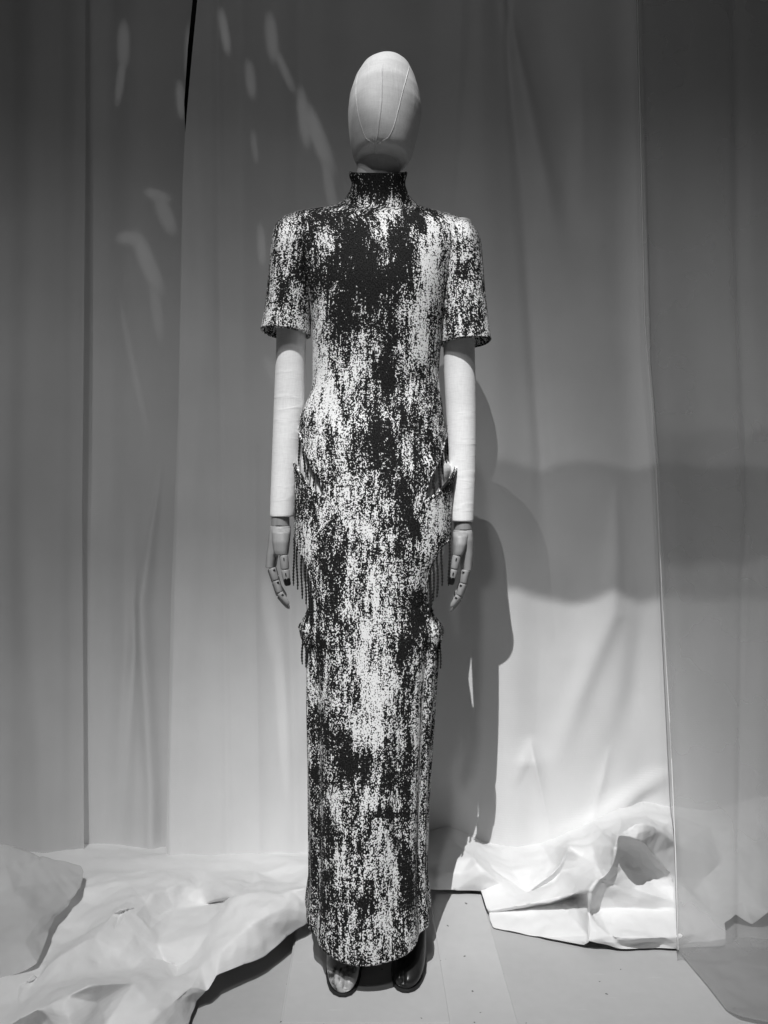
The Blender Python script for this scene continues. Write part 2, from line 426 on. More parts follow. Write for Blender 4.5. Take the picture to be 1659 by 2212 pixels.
# far left hanging, ends at the dark gap
left = tag(empty('curtain', (-0.9, 2.15, ZF)), 'white curtain behind the sheer, ending at the dark gap', 'curtain')
curtain('panel', M_CURT_L, [(-420, T0), (-420, B0)], [(415, T0), (415, 0), (405, 100), (397, 220), (399, 290), (420, 420), (450, 640), (470, B0)],
        [(T0, 2.20), (900, 2.19), (1500, 2.15), (1890, 2.10)], [
        R([(60, 0), (80, 900), (60, 1850)], 45, 0.03), R([(140, T0), (120, 1850)], 30, -0.025),
        ST([(185, T0), (185, 1850)], 6, -0.012),
        R([(300, T0), (310, 800), (270, 1850)], 60, 0.03), R([(240, T0), (230, 1850)], 30, -0.02),
        R([(350, 1000), (310, 1300), (330, 1700)], [4, 16, 16], [0.0, 0.035, 0.03]), R([(290, 1000), (288, 1400), (260, 1850)], [20, 10, 26], [0, -0.03, -0.02]),
        ], dy1=1890, parent=left, seed=1)

# middle hanging, from the gap to the right
mid = tag(empty('curtain', (0.3, 2.1, ZF)), 'wide white curtain hanging straight behind the mannequin', 'curtain')
curtain('panel', M_CURT, [(436, T0), (429, 0), (414, 160), (403, 290), (397, 400), (388, 900), (372, 1300), (360, B0)], [(2150, T0), (2150, B0)],
        [(T0, 2.17), (900, 2.15), (1300, 2.12), (1600, 2.09), (1900, 2.03)], [
        C([(400, 250), (392, 900), (370, 1700)], 26, [0.016, 0.022, 0.02]),
        R([(420, 300), (440, 700), (415, 1100), (390, 1700)], 28, 0.02), R([(470, 0), (474, 600), (490, 1700)], 9, -0.008),
        R([(520, 0), (525, 900), (552, 1700)], 22, 0.012), C([(553, 800), (553, 1300), (560, 1700)], 8, [0.0, 0.006, 0.004]),
        R([(600, 0), (600, 1700)], 40, -0.012), R([(640, 900), (625, 1300), (640, 1750)], [14, 11, 16], [0.006, 0.016, 0.012]),
        R([(690, 0), (700, 1700)], 40, 0.010), R([(940, 0), (930, 500), (960, 1700)], 40, -0.012),
        ST([(1008, T0), (1003, 100), (975, 480), (960, 900)], 7, [0.016, 0.018, 0.012, 0.0]),
        R([(1040, 0), (1042, 450), (1070, 1000), (1090, 1500)], [30, 46, 50, 50], 0.026),
        R([(1095, 0), (1100, 150), (1130, 450), (1145, 650), (1172, 990), (1180, 1250)], [8, 10, 18, 16, 16, 30], [-0.016, -0.020, -0.018, -0.02, -0.022, 0.0]),
        R([(1085, 0), (1120, 150), (1180, 420), (1230, 680)], [12, 18, 26, 50], [0.012, 0.030, 0.026, 0.0]),
        R([(1150, 0), (1210, 250), (1225, 480), (1260, 800)], [30, 38, 40, 60], [-0.004, -0.020, -0.020, 0.0]),
        R([(1250, 100), (1252, 300), (1240, 620)], [10, 16, 30], [0.0, 0.010, 0.0]),
        R([(1340, 0), (1350, 600), (1390, 1300)], 40, -0.02),
        R([(1235, 800), (1270, 1000), (1310, 1180)], [60, 60, 60], [0.008, 0.016, 0.0]),
        R([(1110, 1000), (1120, 1250), (1110, 1500)], [30, 40, 60], [0.0, 0.02, 0.03]),
        R([(1330, 1040), (1328, 1200), (1318, 1330), (1250, 1500), (1195, 1660)], [8, 18, 26, 26, 30], [0.0, 0.020, 0.026, 0.020, 0.006]),
        R([(1220, 1200), (1240, 1300), (1235, 1420)], [40, 44, 30], [0.0, -0.03, 0.0]),
        R([(1400, 1250), (1370, 1500), (1300, 1750)], [20, 30, 50], [0.0, -0.020, -0.02]),
        C([(1142, 1585), (1150, 1640), (1180, 1760)], [16, 30, 60], [0.0, 0.048, 0.025]),
        R([(1450, 1655), (1385, 1705), (1290, 1770), (1240, 1800)], [30, 34, 40, 60], [0.0, 0.030, 0.034, 0.01]),
        R([(1105, 1690), (1125, 1640), (1140, 1595)][::-1], [12, 14, 10], [0.0, 0.014, 0.0]),
        C([(1320, 1610), (1300, 1690), (1270, 1790)], [10, 26, 60], [0.0, 0.022, 0.018]),
        ], dy1=1895, parent=mid, seed=4, nx=560, nz=300)

# right hanging, nearer, sheer: the layers behind show through it
right = tag(empty('sheer_curtain', (1.0, 1.8, ZF)), 'sheer curtain with a bright hem edge, beside the bright cloth heap', 'curtain')
er_l = [(1368, T0), (1374, 0), (1380, 250), (1390, 700), (1412, 960), (1428, 1300), (1446, 1600), (1456, 1850), (1461, 2046), (1463, 2078)]
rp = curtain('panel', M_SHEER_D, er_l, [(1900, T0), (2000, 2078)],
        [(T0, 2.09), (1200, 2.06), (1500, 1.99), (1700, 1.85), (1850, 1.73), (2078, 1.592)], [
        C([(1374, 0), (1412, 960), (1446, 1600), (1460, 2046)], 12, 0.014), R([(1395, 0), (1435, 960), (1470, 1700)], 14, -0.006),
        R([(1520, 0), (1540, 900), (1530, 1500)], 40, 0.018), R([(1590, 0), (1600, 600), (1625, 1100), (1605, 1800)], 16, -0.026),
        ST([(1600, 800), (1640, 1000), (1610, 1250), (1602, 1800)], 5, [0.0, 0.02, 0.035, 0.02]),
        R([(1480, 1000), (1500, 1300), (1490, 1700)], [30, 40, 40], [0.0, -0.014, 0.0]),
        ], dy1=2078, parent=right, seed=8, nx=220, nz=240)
hem = [Vector(U(x, y, float(np.interp(y, [T0, 1200, 1500, 1700, 1850, 2078], [2.09, 2.06, 1.99, 1.85, 1.73, 1.592]))))+Vector((0, -0.0092, 0)) for x, y in er_l[:-1]]
V, Fc = tube(hem, 0.0012, 6); mesh_obj('hem', V, Fc, M_TRAIN, right)

# far left sheer, nearer than the curtain behind it
lsh = tag(empty('sheer_curtain', (-1.1, 1.9, ZF)), 'sheer curtain with a straight vertical edge, beside the crumpled train', 'curtain')
el_r = [(184, T0), (184, 300), (181, 700), (178, 1100), (181, 1500), (183, 1885)]
curtain('panel', M_SHEER, [(-420, T0), (-420, 1890)], el_r,
        [(T0, 2.172), (1500, 2.125), (1890, 2.06)], [
        R([(75, T0), (70, 600), (55, 1100), (110, 1800)], 34, 0.024), R([(20, T0), (10, 1800)], 30, -0.02), R([(130, T0), (125, 1800)], 24, -0.014),
        R([(165, T0), (160, 1100), (150, 1800)], 18, 0.008),
        ], dy1=1890, parent=lsh, seed=12, nx=160, nz=200)

# ------------------------------------------------------------------ crumpled trains on the floor
WRINKLE = bpy.data.textures.new('wrinkle', 'CLOUDS'); WRINKLE.noise_scale = 0.09; WRINKLE.noise_depth = 2
def crumple(name, mat, parent, pts, creases, conv, ymax=2.12, HG=1.3, wrinkle=0.016, soften=9, levels=3, thick=0.0015, sharp=1.0, outline=None):
    """pts: {key: (u, v, height in cm above floor)}; creases: lists of keys"""
    keys = list(pts); P2 = []; P3 = []
    for k in keys:
        uu, vv, h = pts[k][:3]; dx, dy = conv(uu, vv); z = ZF+h*HG/100.0
        Y = (HC-z)*F/max(dy-CY, 1)
        p = U(dx, dy, pts[k][3] if len(pts[k]) > 3 else min(Y, ymax))
        if p.z < ZF+0.001: p.z = ZF+0.001
        P2.append(Vector((dx, -dy))); P3.append(p)
    E = []
    for cr in creases:
        for a, b in zip(cr[:-1], cr[1:]): E.append((keys.index(a), keys.index(b)))
    ol = [keys.index(k) for k in outline]
    E += [(ol[i], ol[(i+1) % len(ol)]) for i in range(len(ol))]
    r = delaunay_2d_cdt(P2, E, [ol], 1, 1e-4)
    vco, fcs, orig = r[0], r[2], r[3]
    vv3 = []
    for i, src in enumerate(orig):
        if src: vv3.append(P3[src[0]])
        else:   # an intersection the triangulation added
            d = [((Vector(vco[i])-q).length+1e-3)**-2 for q in P2]; s = sum(d)
            vv3.append(sum((P3[j]*d[j] for j in range(len(d))), Vector())/s)
    me = bpy.data.meshes.new(name); me.from_pydata([tuple(p) for p in vv3], [], [tuple(f) for f in fcs]); me.update()
    inv = {}
    for i, src in enumerate(orig):
        for q in src: inv[q] = i
    ces = set()
    for a, b in E[:len(E)-len(ol)]:
        if a in inv and b in inv: ces.add(tuple(sorted((inv[a], inv[b]))))
    att = me.attributes.new('crease_edge', 'FLOAT', 'EDGE')
    for e in me.edges: att.data[e.index].value = sharp if tuple(sorted(e.vertices)) in ces else 0.0
    vat = me.attributes.new('crease_vert', 'FLOAT', 'POINT')
    for q in ol:
        if q in inv: vat.data[inv[q]].value = 0.85
    bm = bmesh.new(); bm.from_mesh(me); bmesh.ops.recalc_face_normals(bm, faces=bm.faces)
    if sum(f.normal.z for f in bm.faces) < 0: bmesh.ops.reverse_faces(bm, faces=bm.faces)
    bm.to_mesh(me); bm.free()
    me.polygons.foreach_set('use_smooth', [True]*len(me.polygons)); me.materials.append(mat)
    o = bpy.data.objects.new(name, me); COL.objects.link(o); o.parent = parent
    o.matrix_parent_inverse = Matrix.Translation(-world_loc(parent))
    m = o.modifiers.new('round_corners', 'SUBSURF'); m.levels = m.render_levels = 1
    m = o.modifiers.new('divide', 'SUBSURF'); m.subdivision_type = 'SIMPLE'; m.levels = m.render_levels = 3
    m = o.modifiers.new('soften', 'SMOOTH'); m.factor = 0.5; m.iterations = soften
    m = o.modifiers.new('wrinkle', 'DISPLACE'); m.texture = WRINKLE; m.strength = wrinkle; m.mid_level = 0.5; m.texture_coords = 'GLOBAL'
    solidify(o, thick, -1)
    return o

convR = lambda u, v: (888.6+u*0.46438, 1503.9+v*0.46438)
pr = dict(
 z0=(40, 580, 0, 2.14), z1=(150, 510, 0, 2.14), z2=(310, 590, 0, 2.14), z3=(450, 600, 0, 2.14), z4=(600, 600, 0, 2.14), z5=(735, 550, 0, 2.14), z6=(850, 500, 0, 2.14), z7=(980, 450, 0, 2.14), z8=(1070, 440, 0, 2.14), z9=(1220, 450, 0, 2.14), z10=(1400, 480, 0, 2.14), z11=(1520, 430, 0, 2.14), z12=(1700, 400, 0, 2.14),
 a0=(40, 660, 0, 2.06), a1=(150, 600, 0, 2.06), a2=(310, 680, 0, 2.04), a3=(450, 690, 0, 2.04), a4=(600, 690, 0, 2.04), a5=(735, 640, 0, 2.04), a6=(850, 600, 0, 2.03), a7=(980, 563, 0, 2.01), a8=(1070, 545, 0, 2.02), a9=(1220, 560, 0, 2.02), a10=(1400, 600, 0, 2.0), a11=(1520, 520, 0, 2.03), a12=(1700, 480, 0, 2.04),
 b0=(40, 800, 5), b1=(60, 900, 3), b2=(200, 905, 2), b3=(325, 905, 2),
 c0=(270, 752, 7), c1=(335, 815, 5.5), c2=(400, 872, 3), c3=(535, 917, 1.2), c1u=(350, 790, 4.5), c2u=(420, 845, 3), cm=(470, 830, 3),
 d1=(640, 868, 2.4), d2=(705, 825, 4), d3=(736, 702, 9), d4=(660, 790, 4), d1u=(625, 850, 3.6), d2u=(690, 800, 5),
 e0=(350, 998, 1.0), e1=(560, 966, 2.6), e2=(700, 940, 3.8), e3=(800, 905, 6.5), e0d=(354, 1008, .6), e1d=(562, 982, 1.2), e2d=(702, 956, 1.5), e3d=(806, 925, 2.0),
 f0=(370, 1078, .3), f1=(590, 1118, .4), f2=(808, 1160, .5), f2b=(822, 1140, 1.6),
 g0=(865, 850, 9.5), g1=(832, 905, 8), g2=(826, 1010, 4.5), g3=(812, 1130, 1.4), g2b=(842, 985, 2.4),
 h0=(886, 852, 8), h1=(946, 792, 11), h2=(948, 690, 14), h3=(962, 650, 15.5), h0d=(900, 868, 7), h1d=(958, 800, 9.2),
 t0=(1000, 612, 17), t1=(1075, 578, 18), t2=(1165, 620, 15), t3=(1225, 690, 11), t4=(965, 705, 12), t5=(1075, 690, 12.5), t6=(1010, 655, 16), t7=(1075, 672, 15.5), t8=(1020, 730, 10.5),
 k0=(1110, 720, 12), k1=(1215, 840, 7), k2=(1300, 930, 4.2), k3=(1400, 1000, 2.6), k0d=(1095, 740, 10.2), k1d=(1190, 860, 6),
 l0=(1215, 952, 4.5), l1=(1040, 900, 6), l2=(1050, 985, 3.2), l3=(1215, 1000, 2.6), l4=(1100, 850, 6),
 m0=(965, 1178, .4), m1=(1230, 1170, .4), m2=(1468, 1165, .5), m3=(1458, 1055, 2), m4=(1000, 1128, 3.0), m5=(1200, 1122, 2.4), m6=(1325, 1108, 1.8), m4d=(960, 1150, .9), m5d=(1200, 1138, 1.2), m7=(1400, 1080, 2.0), m8=(940, 1130, 2.4),
 n0=(1345, 865, 3.2), n1=(1450, 770, 5.5), n2=(1500, 705, 7), n3=(1550, 590, 9), n4=(1480, 655, 8),
 o0=(1510, 1015, 2), o1=(1585, 1066, .5), o2=(1660, 1010, 3), o3=(1760, 1000, 2), o4=(1540, 960, 3), o5=(1520, 850, 4.5), o6=(1600, 900, 4), o7=(1660, 760, 6), o8=(1760, 800, 5),
 q0=(560, 780, 4.5), q1=(850, 700, 9), q2=(860, 780, 7.5), q3=(650, 910, 3.2), q4=(1000, 1050, 2.4), q5=(620, 1050, 1.8), q6=(480, 950, 2.2), q7=(1300, 1030, 2.4),
)
cr = [['c0', 'c1', 'c2', 'c3'], ['c1u', 'c2u', 'c3'], ['c3', 'd1', 'd2', 'd3'], ['c3', 'd1u', 'd2u', 'd3'], ['d3', 'a5'], ['e0', 'e1', 'e2', 'e3', 'g1'], ['e0d', 'e1d', 'e2d', 'e3d'],
      ['g0', 'g1', 'g2', 'g3', 'f2b'], ['g2', 'g2b'], ['g0', 'h0', 'h1', 'h2', 'h3', 'a7'], ['h0d', 'h1d', 't4'], ['h3', 't6', 't7', 'k0', 'k1', 'k2', 'k3'], ['t4', 't5', 'k0d', 'k1d'],
      ['h3', 't0', 't1', 't2', 't3'], ['g0', 'l1', 'l0'], ['l0', 'k3', 'o4'], ['m4', 'm5', 'm6', 'm7', 'm3'], ['m4d', 'm5d'], ['n0', 'n1', 'n2', 'n3'], ['o4', 'o0'], ['n2', 'o5', 'o4'], ['g2b', 'l2', 'l3'], ['c0', 'a2']]
crumple('train', M_TRAIN, mid, pr, cr, convR, 2.06, HG=1.5, soften=6, outline=['z0', 'z1', 'z2', 'z3', 'z4', 'z5', 'z6', 'z7', 'z8', 'z9', 'z10', 'z11', 'z12', 'a12', 'o8', 'o3', 'o2', 'o1', 'o0', 'm3', 'm2', 'm1', 'm0', 'f2b', 'f2', 'f1', 'f0', 'e0d', 'e0', 'b3', 'b2', 'b1', 'b0', 'a0'])

convL = lambda u, v: (u*0.41204, 1503.9+v*0.41204)
pL = dict(
 a0=(-300, 730, 0, 2.14), a1=(-60, 780, 0, 2.14), a2=(200, 780, 0, 2.14), a3=(440, 770, 0, 2.15), a4=(530, 770, 0, 2.15), a5=(700, 770, 0, 2.15), a6=(840, 780, 0, 2.12), a7=(1100, 800, 0, 2.10), a8=(1340, 800, 0, 2.10), a9=(1640, 790, 0, 2.10), a10=(1760, 815, 0, 2.08),
 b0=(450, 928, 4.2), b1=(840, 908, 3.6), b2=(1340, 913, 3.4), b3=(1640, 878, 4.6), b4=(1050, 905, 3.6), b5=(640, 915, 3.8),
 c0=(300, 1330, 3.5), c1=(450, 1242, 4.2), c2=(600, 1135, 7.2), c3=(658, 1100, 8.2), c4=(715, 1124, 6.6), c2d=(612, 1152, 6.0), c3d=(655, 1122, 7.0),
 d1=(800, 1032, 6), d2=(905, 990, 5.6), d3=(1020, 962, 4.6), d1d=(770, 1090, 5.6), d4=(880, 1010, 5),
 e0=(778, 1182, 3.4), e1=(900, 1112, 2.6), e2=(1080, 1088, 2.0), e3=(1190, 1085, 2.0), e4=(1050, 1000, 3.0), e5=(1330, 985, 2.6), e6=(1530, 1000, 2.8),
 f0=(790, 1215, 5.2), f1=(830, 1300, 3.6), f2=(862, 1392, 1.6), f3=(760, 1384, 2.6), f4=(950, 1416, 1.4), f5=(700, 1250, 6.0), f6=(660, 1150, 7.0),
 g0=(1215, 1040, 8.5), g1=(1380, 1024, 9.5), g2=(1530, 1016, 9.5), g3=(1650, 990, 10), g4=(1195, 1100, 7.5), g5=(1110, 1245, 5.8), g6=(980, 1400, 2.4), g7=(1240, 1060, 9.0),
 h0=(920, 1470, 2.2), h1=(1060, 1412, 4.6), h2=(1150, 1330, 6.6), h3=(1300, 1200, 9.0), h4=(1500, 1090, 10), h5=(1750, 1000, 11),
 i0=(1662, 1150, 5.0), i1=(1510, 1262, 4.0), i2=(1400, 1362, 3.4), i3=(1280, 1410, 3.8), i4=(1130, 1466, 4.4), i5=(1085, 1550, 3.0), i6=(1042, 1600, 1.2), i7=(1000, 1719, 1.2), i8=(960, 1900, .5), i9=(1760, 1100, 5.4),
 k0=(-300, 1880, 2), k1=(30, 1730, 6.5), k2=(200, 1640, 8), k3=(350, 1572, 9.5), k4=(470, 1512, 10.5), k5=(700, 1500, 7), k6=(930, 1474, 3.4), k7=(510, 1600, 7.2), k8=(550, 1719, 4.2), k9=(580, 1900, 2),
 l0=(-300, 1780, 2), l1=(0, 1640, 5), l2=(110, 1522, 6), l3=(240, 1400, 7), l4=(390, 1304, 7.4), l5=(500, 1262, 7), l6=(610, 1230, 6.4), l7=(640, 1180, 6.8), l2d=(125, 1515, 4), l3d=(235, 1385, 4.6),
 m0=(200, 1690, 2.5), m1=(450, 1480, 4.5), m2=(600, 1450, 3.5), m3=(650, 1330, 6.0), m4=(300, 1500, 6.5), m5=(100, 1640, 5),
 n0=(240, 1130, 5), n1=(400, 1040, 4), n2=(520, 985, 5.4), n3=(700, 980, 4), n4=(560, 1060, 3.4), n5=(420, 1150, 3.2), n6=(100, 1180, 6), n7=(-100, 1160, 5), n8=(70, 1300, 4), n9=(-100, 1400, 5), n10=(280, 1100, 5.5),
 o0=(300, 1760, 7), o1=(430, 1719, 6.8), o2=(760, 1719, 5.6), o3=(780, 1580, 6.0), o4=(900, 1600, 6), o5=(850, 1900, 3), o6=(720, 1900, 3), o7=(-300, 1990, 1), o8=(200, 1990, 1), o9=(420, 1900, 3.5), q0=(-300, 1300, 5), q1=(-300, 1500, 4), q2=(1000, 1520, 5.4),
)
crL = [['b0', 'b5', 'b1', 'b4', 'b2', 'b3'], ['c0', 'c1', 'c2', 'c3', 'c4'], ['c2d', 'c3d', 'c4'], ['c2', 'd1d', 'd1', 'd4', 'd2', 'd3'], ['e0', 'e1', 'e2', 'e3'], ['c4', 'f0', 'f1', 'f2'], ['f3', 'f2', 'f4', 'h0'],
       ['g0', 'g1', 'g2', 'g3'], ['g0', 'g4', 'g5', 'g6', 'h0'], ['h0', 'h1', 'h2'], ['i0', 'i1', 'i2', 'i3', 'i4', 'i5', 'i6'], ['k1', 'k2', 'k3', 'k4', 'k5', 'k6', 'h0'], ['k4', 'k7', 'k8', 'k9'],
       ['l1', 'l2', 'l3', 'l4', 'l5', 'l6', 'l7', 'c3d'], ['l2d', 'l3d'], ['l5', 'c1'], ['b0', 'n1', 'n0'], ['n2', 'n3', 'd1'], ['b2', 'e6']]
crumple('train', M_TRAIN, left, pL, crL, convL, 2.03, outline=['a0', 'a1', 'a2', 'a3', 'a4', 'a5', 'a6', 'a7', 'a8', 'a9', 'a10', 'h5', 'i9', 'i0', 'i1', 'i2', 'i3', 'i4', 'i5', 'i6', 'i7', 'i8', 'o5', 'o6', 'k9', 'o9', 'o8', 'o7', 'k0', 'l0', 'q1', 'q0'])

# the far left sheer runs out over the train
ps = dict(a0=(-300, 700, 20), a1=(0, 760, 14), a2=(200, 830, 10), a3=(430, 880, 7), b0=(442, 915, 6.5), b1=(420, 1020, 6), b2=(370, 1090, 5.2), b3=(295, 1155, 5.8), b4=(265, 1220, 5.9), b5=(240, 1300, 5.8), b6=(200, 1395, 5.8), b7=(130, 1440, 5.2), b8=(60, 1470, 5), b9=(-60, 1530, 4.5), b10=(-300, 1560, 4),
          c1=(70, 1000, 10), c2=(20, 1150, 8), c3=(150, 1110, 8.5), c4=(230, 1150, 8), c5=(-100, 1050, 9), c6=(-60, 1300, 7), c7=(120, 1300, 7.5))
crumple('train', M_SHEER, lsh, ps, [['c1', 'c2'], ['c3', 'c4', 'b4'], ['c1', 'c3']], convL, 1.98, HG=1.35, levels=3, outline=['a0', 'a1', 'a2', 'a3', 'b0', 'b1', 'b2', 'b3', 'b4', 'b5', 'b6', 'b7', 'b8', 'b9', 'b10'])

# the right sheer spreads out on the floor
psr = dict(a0=(1232, 1166, 1.2), a1=(1330, 1140, 2.6), a2=(1500, 1125, 3), a3=(1700, 1115, 3), a4=(1900, 1115, 3),
           b0=(1240, 1185, .6), b1=(1275, 1225, .5), b2=(1380, 1350, .5), b3=(1470, 1465, .6), b4=(1530, 1500, .8), b5=(1670, 1530, .8), b6=(1900, 1560, .8), c0=(1300, 1215, .8), c1=(1410, 1345, .9), c2=(1600, 1400, 1), c3=(1750, 1300, 1.4), c4=(1500, 1230, 1.2), c5=(1262, 1182, 1.2))
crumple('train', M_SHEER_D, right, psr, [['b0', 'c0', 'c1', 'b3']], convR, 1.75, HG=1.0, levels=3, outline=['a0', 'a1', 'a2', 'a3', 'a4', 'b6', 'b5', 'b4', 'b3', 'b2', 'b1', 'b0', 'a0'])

# ------------------------------------------------------------------ body sections shared by the dress and the mannequin under it
YC = 1.6
TL = [(366, 760), (372, 757), (379, 757), (386, 761), (400, 763), (415, 758), (430, 748), (440, 737), (446, 722), (450, 696), (454, 664), (459, 640), (465, 624), (476, 614), (500, 618), (525, 634), (580, 656), (640, 670), (700, 676), (760, 679), (820, 678), (850, 674), (880, 662), (910, 651), (940, 647), (975, 645), (1003, 637), (1015, 637), (1035, 640), (1080, 640), (1150, 638), (1190, 640), (1240, 650), (1300, 660), (1335, 656), (1352, 648), (1364, 649), (1385, 658), (1410, 664), (1500, 664), (1600, 666), (1700, 668), (1800, 670), (1880, 671), (1930, 664), (1945, 664)]
TR = [(366, 875), (372, 877), (379, 876), (386, 873), (400, 872), (415, 877), (430, 886), (440, 896), (447, 907), (453, 925), (459, 950), (465, 976), (471, 996), (482, 1010), (505, 1008), (530, 996), (580, 974), (640, 962), (700, 954), (760, 948), (820, 944), (850, 946), (880, 953), (910, 958), (940, 962), (985, 966), (1005, 983), (1018, 984), (1035, 979), (1080, 974), (1150, 972), (1190, 968), (1240, 945), (1300, 934), (1335, 942), (1352, 954), (1364, 954), (1385, 947), (1410, 943), (1500, 935), (1600, 927), (1700, 921), (1800, 917), (1880, 916), (1930, 924), (1945, 924)]
TF = [(366, .055), (440, .058), (456, .062), (470, .07), (520, .09), (600, .105), (700, .10), (800, .09), (870, .092), (960, .106), (1080, .115), (1200, .12), (1400, .128), (1600, .14), (1800, .16), (1945, .18)]
TB = [(366, .055), (440, .06), (456, .075), (520, .10), (600, .105), (700, .09), (800, .08), (900, .09), (1000, .11), (1080, .12), (1200, .115), (1400, .10), (1600, .10), (1945, .11)]
yy = np.arange(360, 1960, 1.0)
def smt(tab, s=5):
    v = table(tab, yy); k = np.exp(-0.5*(np.arange(-3*s, 3*s+1)/s)**2); k /= k.sum()
    return np.convolve(np.pad(v, 3*s, mode='edge'), k, 'valid')
SL, SR, SF, SB = smt(TL, 3), smt(TR, 3), smt(TF, 20), smt(TB, 20)
def sec(dy):
    i = lambda a: float(np.interp(dy, yy, a))
    xl, xr = xof(i(SL)), xof(i(SR))
    return (xl+xr)/2, (xr-xl)/2, i(SF), i(SB)
EXP = 2.25
def sect_point(dy, phi, shrink=0.0, e=EXP):
    """phi: 0 at the back, pi at the front; returns x, y offsets"""
    cx, a, bf, bb = sec(dy)
    s, c = -math.sin(phi), math.cos(phi)      # phi in (0, pi): toward -x first
    ss = math.copysign(abs(s)**(2/e), s); cc = math.copysign(abs(c)**(2/e), c)
    return cx+(a-shrink)*ss, YC+(cc*((bb if c > 0 else bf)-shrink))
def front_point(x, dy, off=0.0, back=False):
    cx, a, bf, bb = sec(dy)
    t = min(abs((x-cx)/a), 1.0); q = (1-t**EXP)**(1/EXP)
    y = YC+(bb+off)*q if back else YC-(bf+off)*q
    return Vector((x+(off if x > cx else -off)*t**3, y, zof(dy)))

# ------------------------------------------------------------------ mannequin
man = tag(empty('mannequin', (0.03, 1.6, 0)), 'linen-covered mannequin with egg-shaped faceless head and jointed wooden hands', 'mannequin')

# torso: one surface from the neck to the hips
rings = []
for dy in list(range(378, 470, 6))+list(range(470, 1240, 12)):
    sh = 0.008 if dy > 445 else 0.012
    ring = []
    for j in range(64):
        x, y = sect_point(dy, 2*math.pi*j/64, sh, 2.1); z = zof(dy); wk = 1.12*(1-float(smooth1((dy-430)/420)))
        ring.append((x, y, z-wk*(z-HC)*(1-y/YC)-(0.006 if dy < 480 else 0) if y < YC else z-(0.006 if dy < 480 else 0)))
    rings.append(ring)
V, Fc = ring_loft(rings, True, True); mesh_obj('torso', V, Fc, M_ARM, man)

# neck
rings = []
for z, a, b, cx, cy in [(1.58, .047, .048, .0197, 1.6), (1.60, .046, .047, .020, 1.598), (1.62, .0445, .046, .021, 1.596), (1.66, .0435, .045, .0222, 1.595)]:
    rings.append([(cx+a*math.cos(2*math.pi*j/40), cy+b*math.sin(2*math.pi*j/40), z) for j in range(40)])
V, Fc = ring_loft(rings, False, True); mesh_obj('neck', V, Fc, M_LINEN, man)

# head
HD = [  # picture y, left x, right x, front reach, back reach
 (114, 824, 846, .012, .02), (117, 806, 864, .035, .045), (123, 793, 877, .055, .066), (135, 779, 887, .075, .086), (155, 766, 897, .09, .1), (185.7, 755.6, 906, .1, .108), (215, 752.2, 909.6, .103, .108), (232, 752.2, 908.5, .103, .106), (252, 753.8, 904.4, .101, .1), (277, 757.5, 897, .097, .092), (295, 762, 890.6, .093, .084), (308, 766, 885.5, .089, .078), (316, 768.3, 882.3, .084, .075), (319, 769, 881, .068, .073), (323, 770, 879.4, .053, .07), (330, 771, 876.6, .044, .066), (345, 773, 870.5, .038, .06), (357, 774.8, 865.5, .036, .056)]
hy = np.array([h[0] for h in HD], float); hd = np.array(HD)
rings = []; NH = 96
HEAD_YAW = -0.16
def head_pt(dy, phi, off=0.0):
    xl, xr, bf, bb = [float(np.interp(dy, hy, hd[:, k])) for k in (1, 2, 3, 4)]
    cx, a = (xof(xl)+xof(xr))/2, (xof(xr)-xof(xl))/2+off; bf += off; bb += off
    s, c = -math.sin(phi), math.cos(phi)
    y = (bb if c > 0 else bf)*c
    x = a*s
    if c < 0: x += HEAD_YAW*bf*(-c)*abs(c)*(1-abs(s))*smooth1((dy-120)/150)   # face turned a little
    # slightly flat face panel
    return Vector((cx+x, 1.595+y, zof(dy, float(np.interp(dy, [114, 155, 232, 300, 320, 357], [1.562, 1.552, 1.545, 1.515, 1.53, 1.588])))))
ys = np.concatenate([np.linspace(114, 135, 10), np.linspace(139, 310, 44), np.linspace(312, 357, 20)])
for dy in ys: rings.append([head_pt(dy, 2*math.pi*j/NH) for j in range(NH)])
V, Fc = ring_loft(rings, True, True)
head = mesh_obj('head', V, Fc, M_LINEN, man)
def head_front(dx, dy, off=0.0):
    # the point of the face whose picture position has this x
    best = None
    for k in range(401):
        ph = math.pi/2+math.pi*k/400
        p = head_pt(dy, ph, off)
        e = abs(CX+p.x/p.y*F-dx)
        if best is None or e < best[0]: best = (e, p)
    return best[1]
hz = lambda u, v: ((1080+u/3.95)/1.4629, (140+v/3.95)/1.4629)
def seam(pts, r, name='seam'):
    P = []
    for (a, b), (c, d) in zip(pts[:-1], pts[1:]):
        for t in np.linspace(0, 1, 8, endpoint=False): P.append((a+(c-a)*t, b+(d-b)*t))
    P.append(pts[-1]); P = np.array(P)
    if len(P) > 8:
        k = np.ones(7)/7
        for q in (0, 1): P[:, q] = np.convolve(np.pad(P[:, q], 3, mode='edge'), k, 'valid')
    P = np.vstack([P, [pts[-1]]])
    W3 = [head_front(*hz(a, b)) for a, b in P]
    # rays are a little lower on the curved face: keep the picture height
    V, Fc = tube([p+Vector((0, 0.0006, 0)) for p in W3], [r*min(1, 0.3+6*min(i, len(W3)-1-i)/len(W3)) for i in range(len(W3))], 6)
    mesh_obj(name, V, Fc, M_LINEN, head)
seam([(240, 300), (190, 450), (172, 650), (190, 850), (235, 1030), (300, 1180), (350, 1240), (412, 1290)], 0.0011)
seam([(850, 280), (820, 480), (760, 730), (700, 930), (640, 1100), (570, 1200), (500, 1255), (416, 1290)], 0.0014)
seam([(520, 350), (505, 500), (500, 680), (498, 820), (480, 960), (455, 1120), (425, 1270), (428, 1400), (432, 1480)], 0.0021)

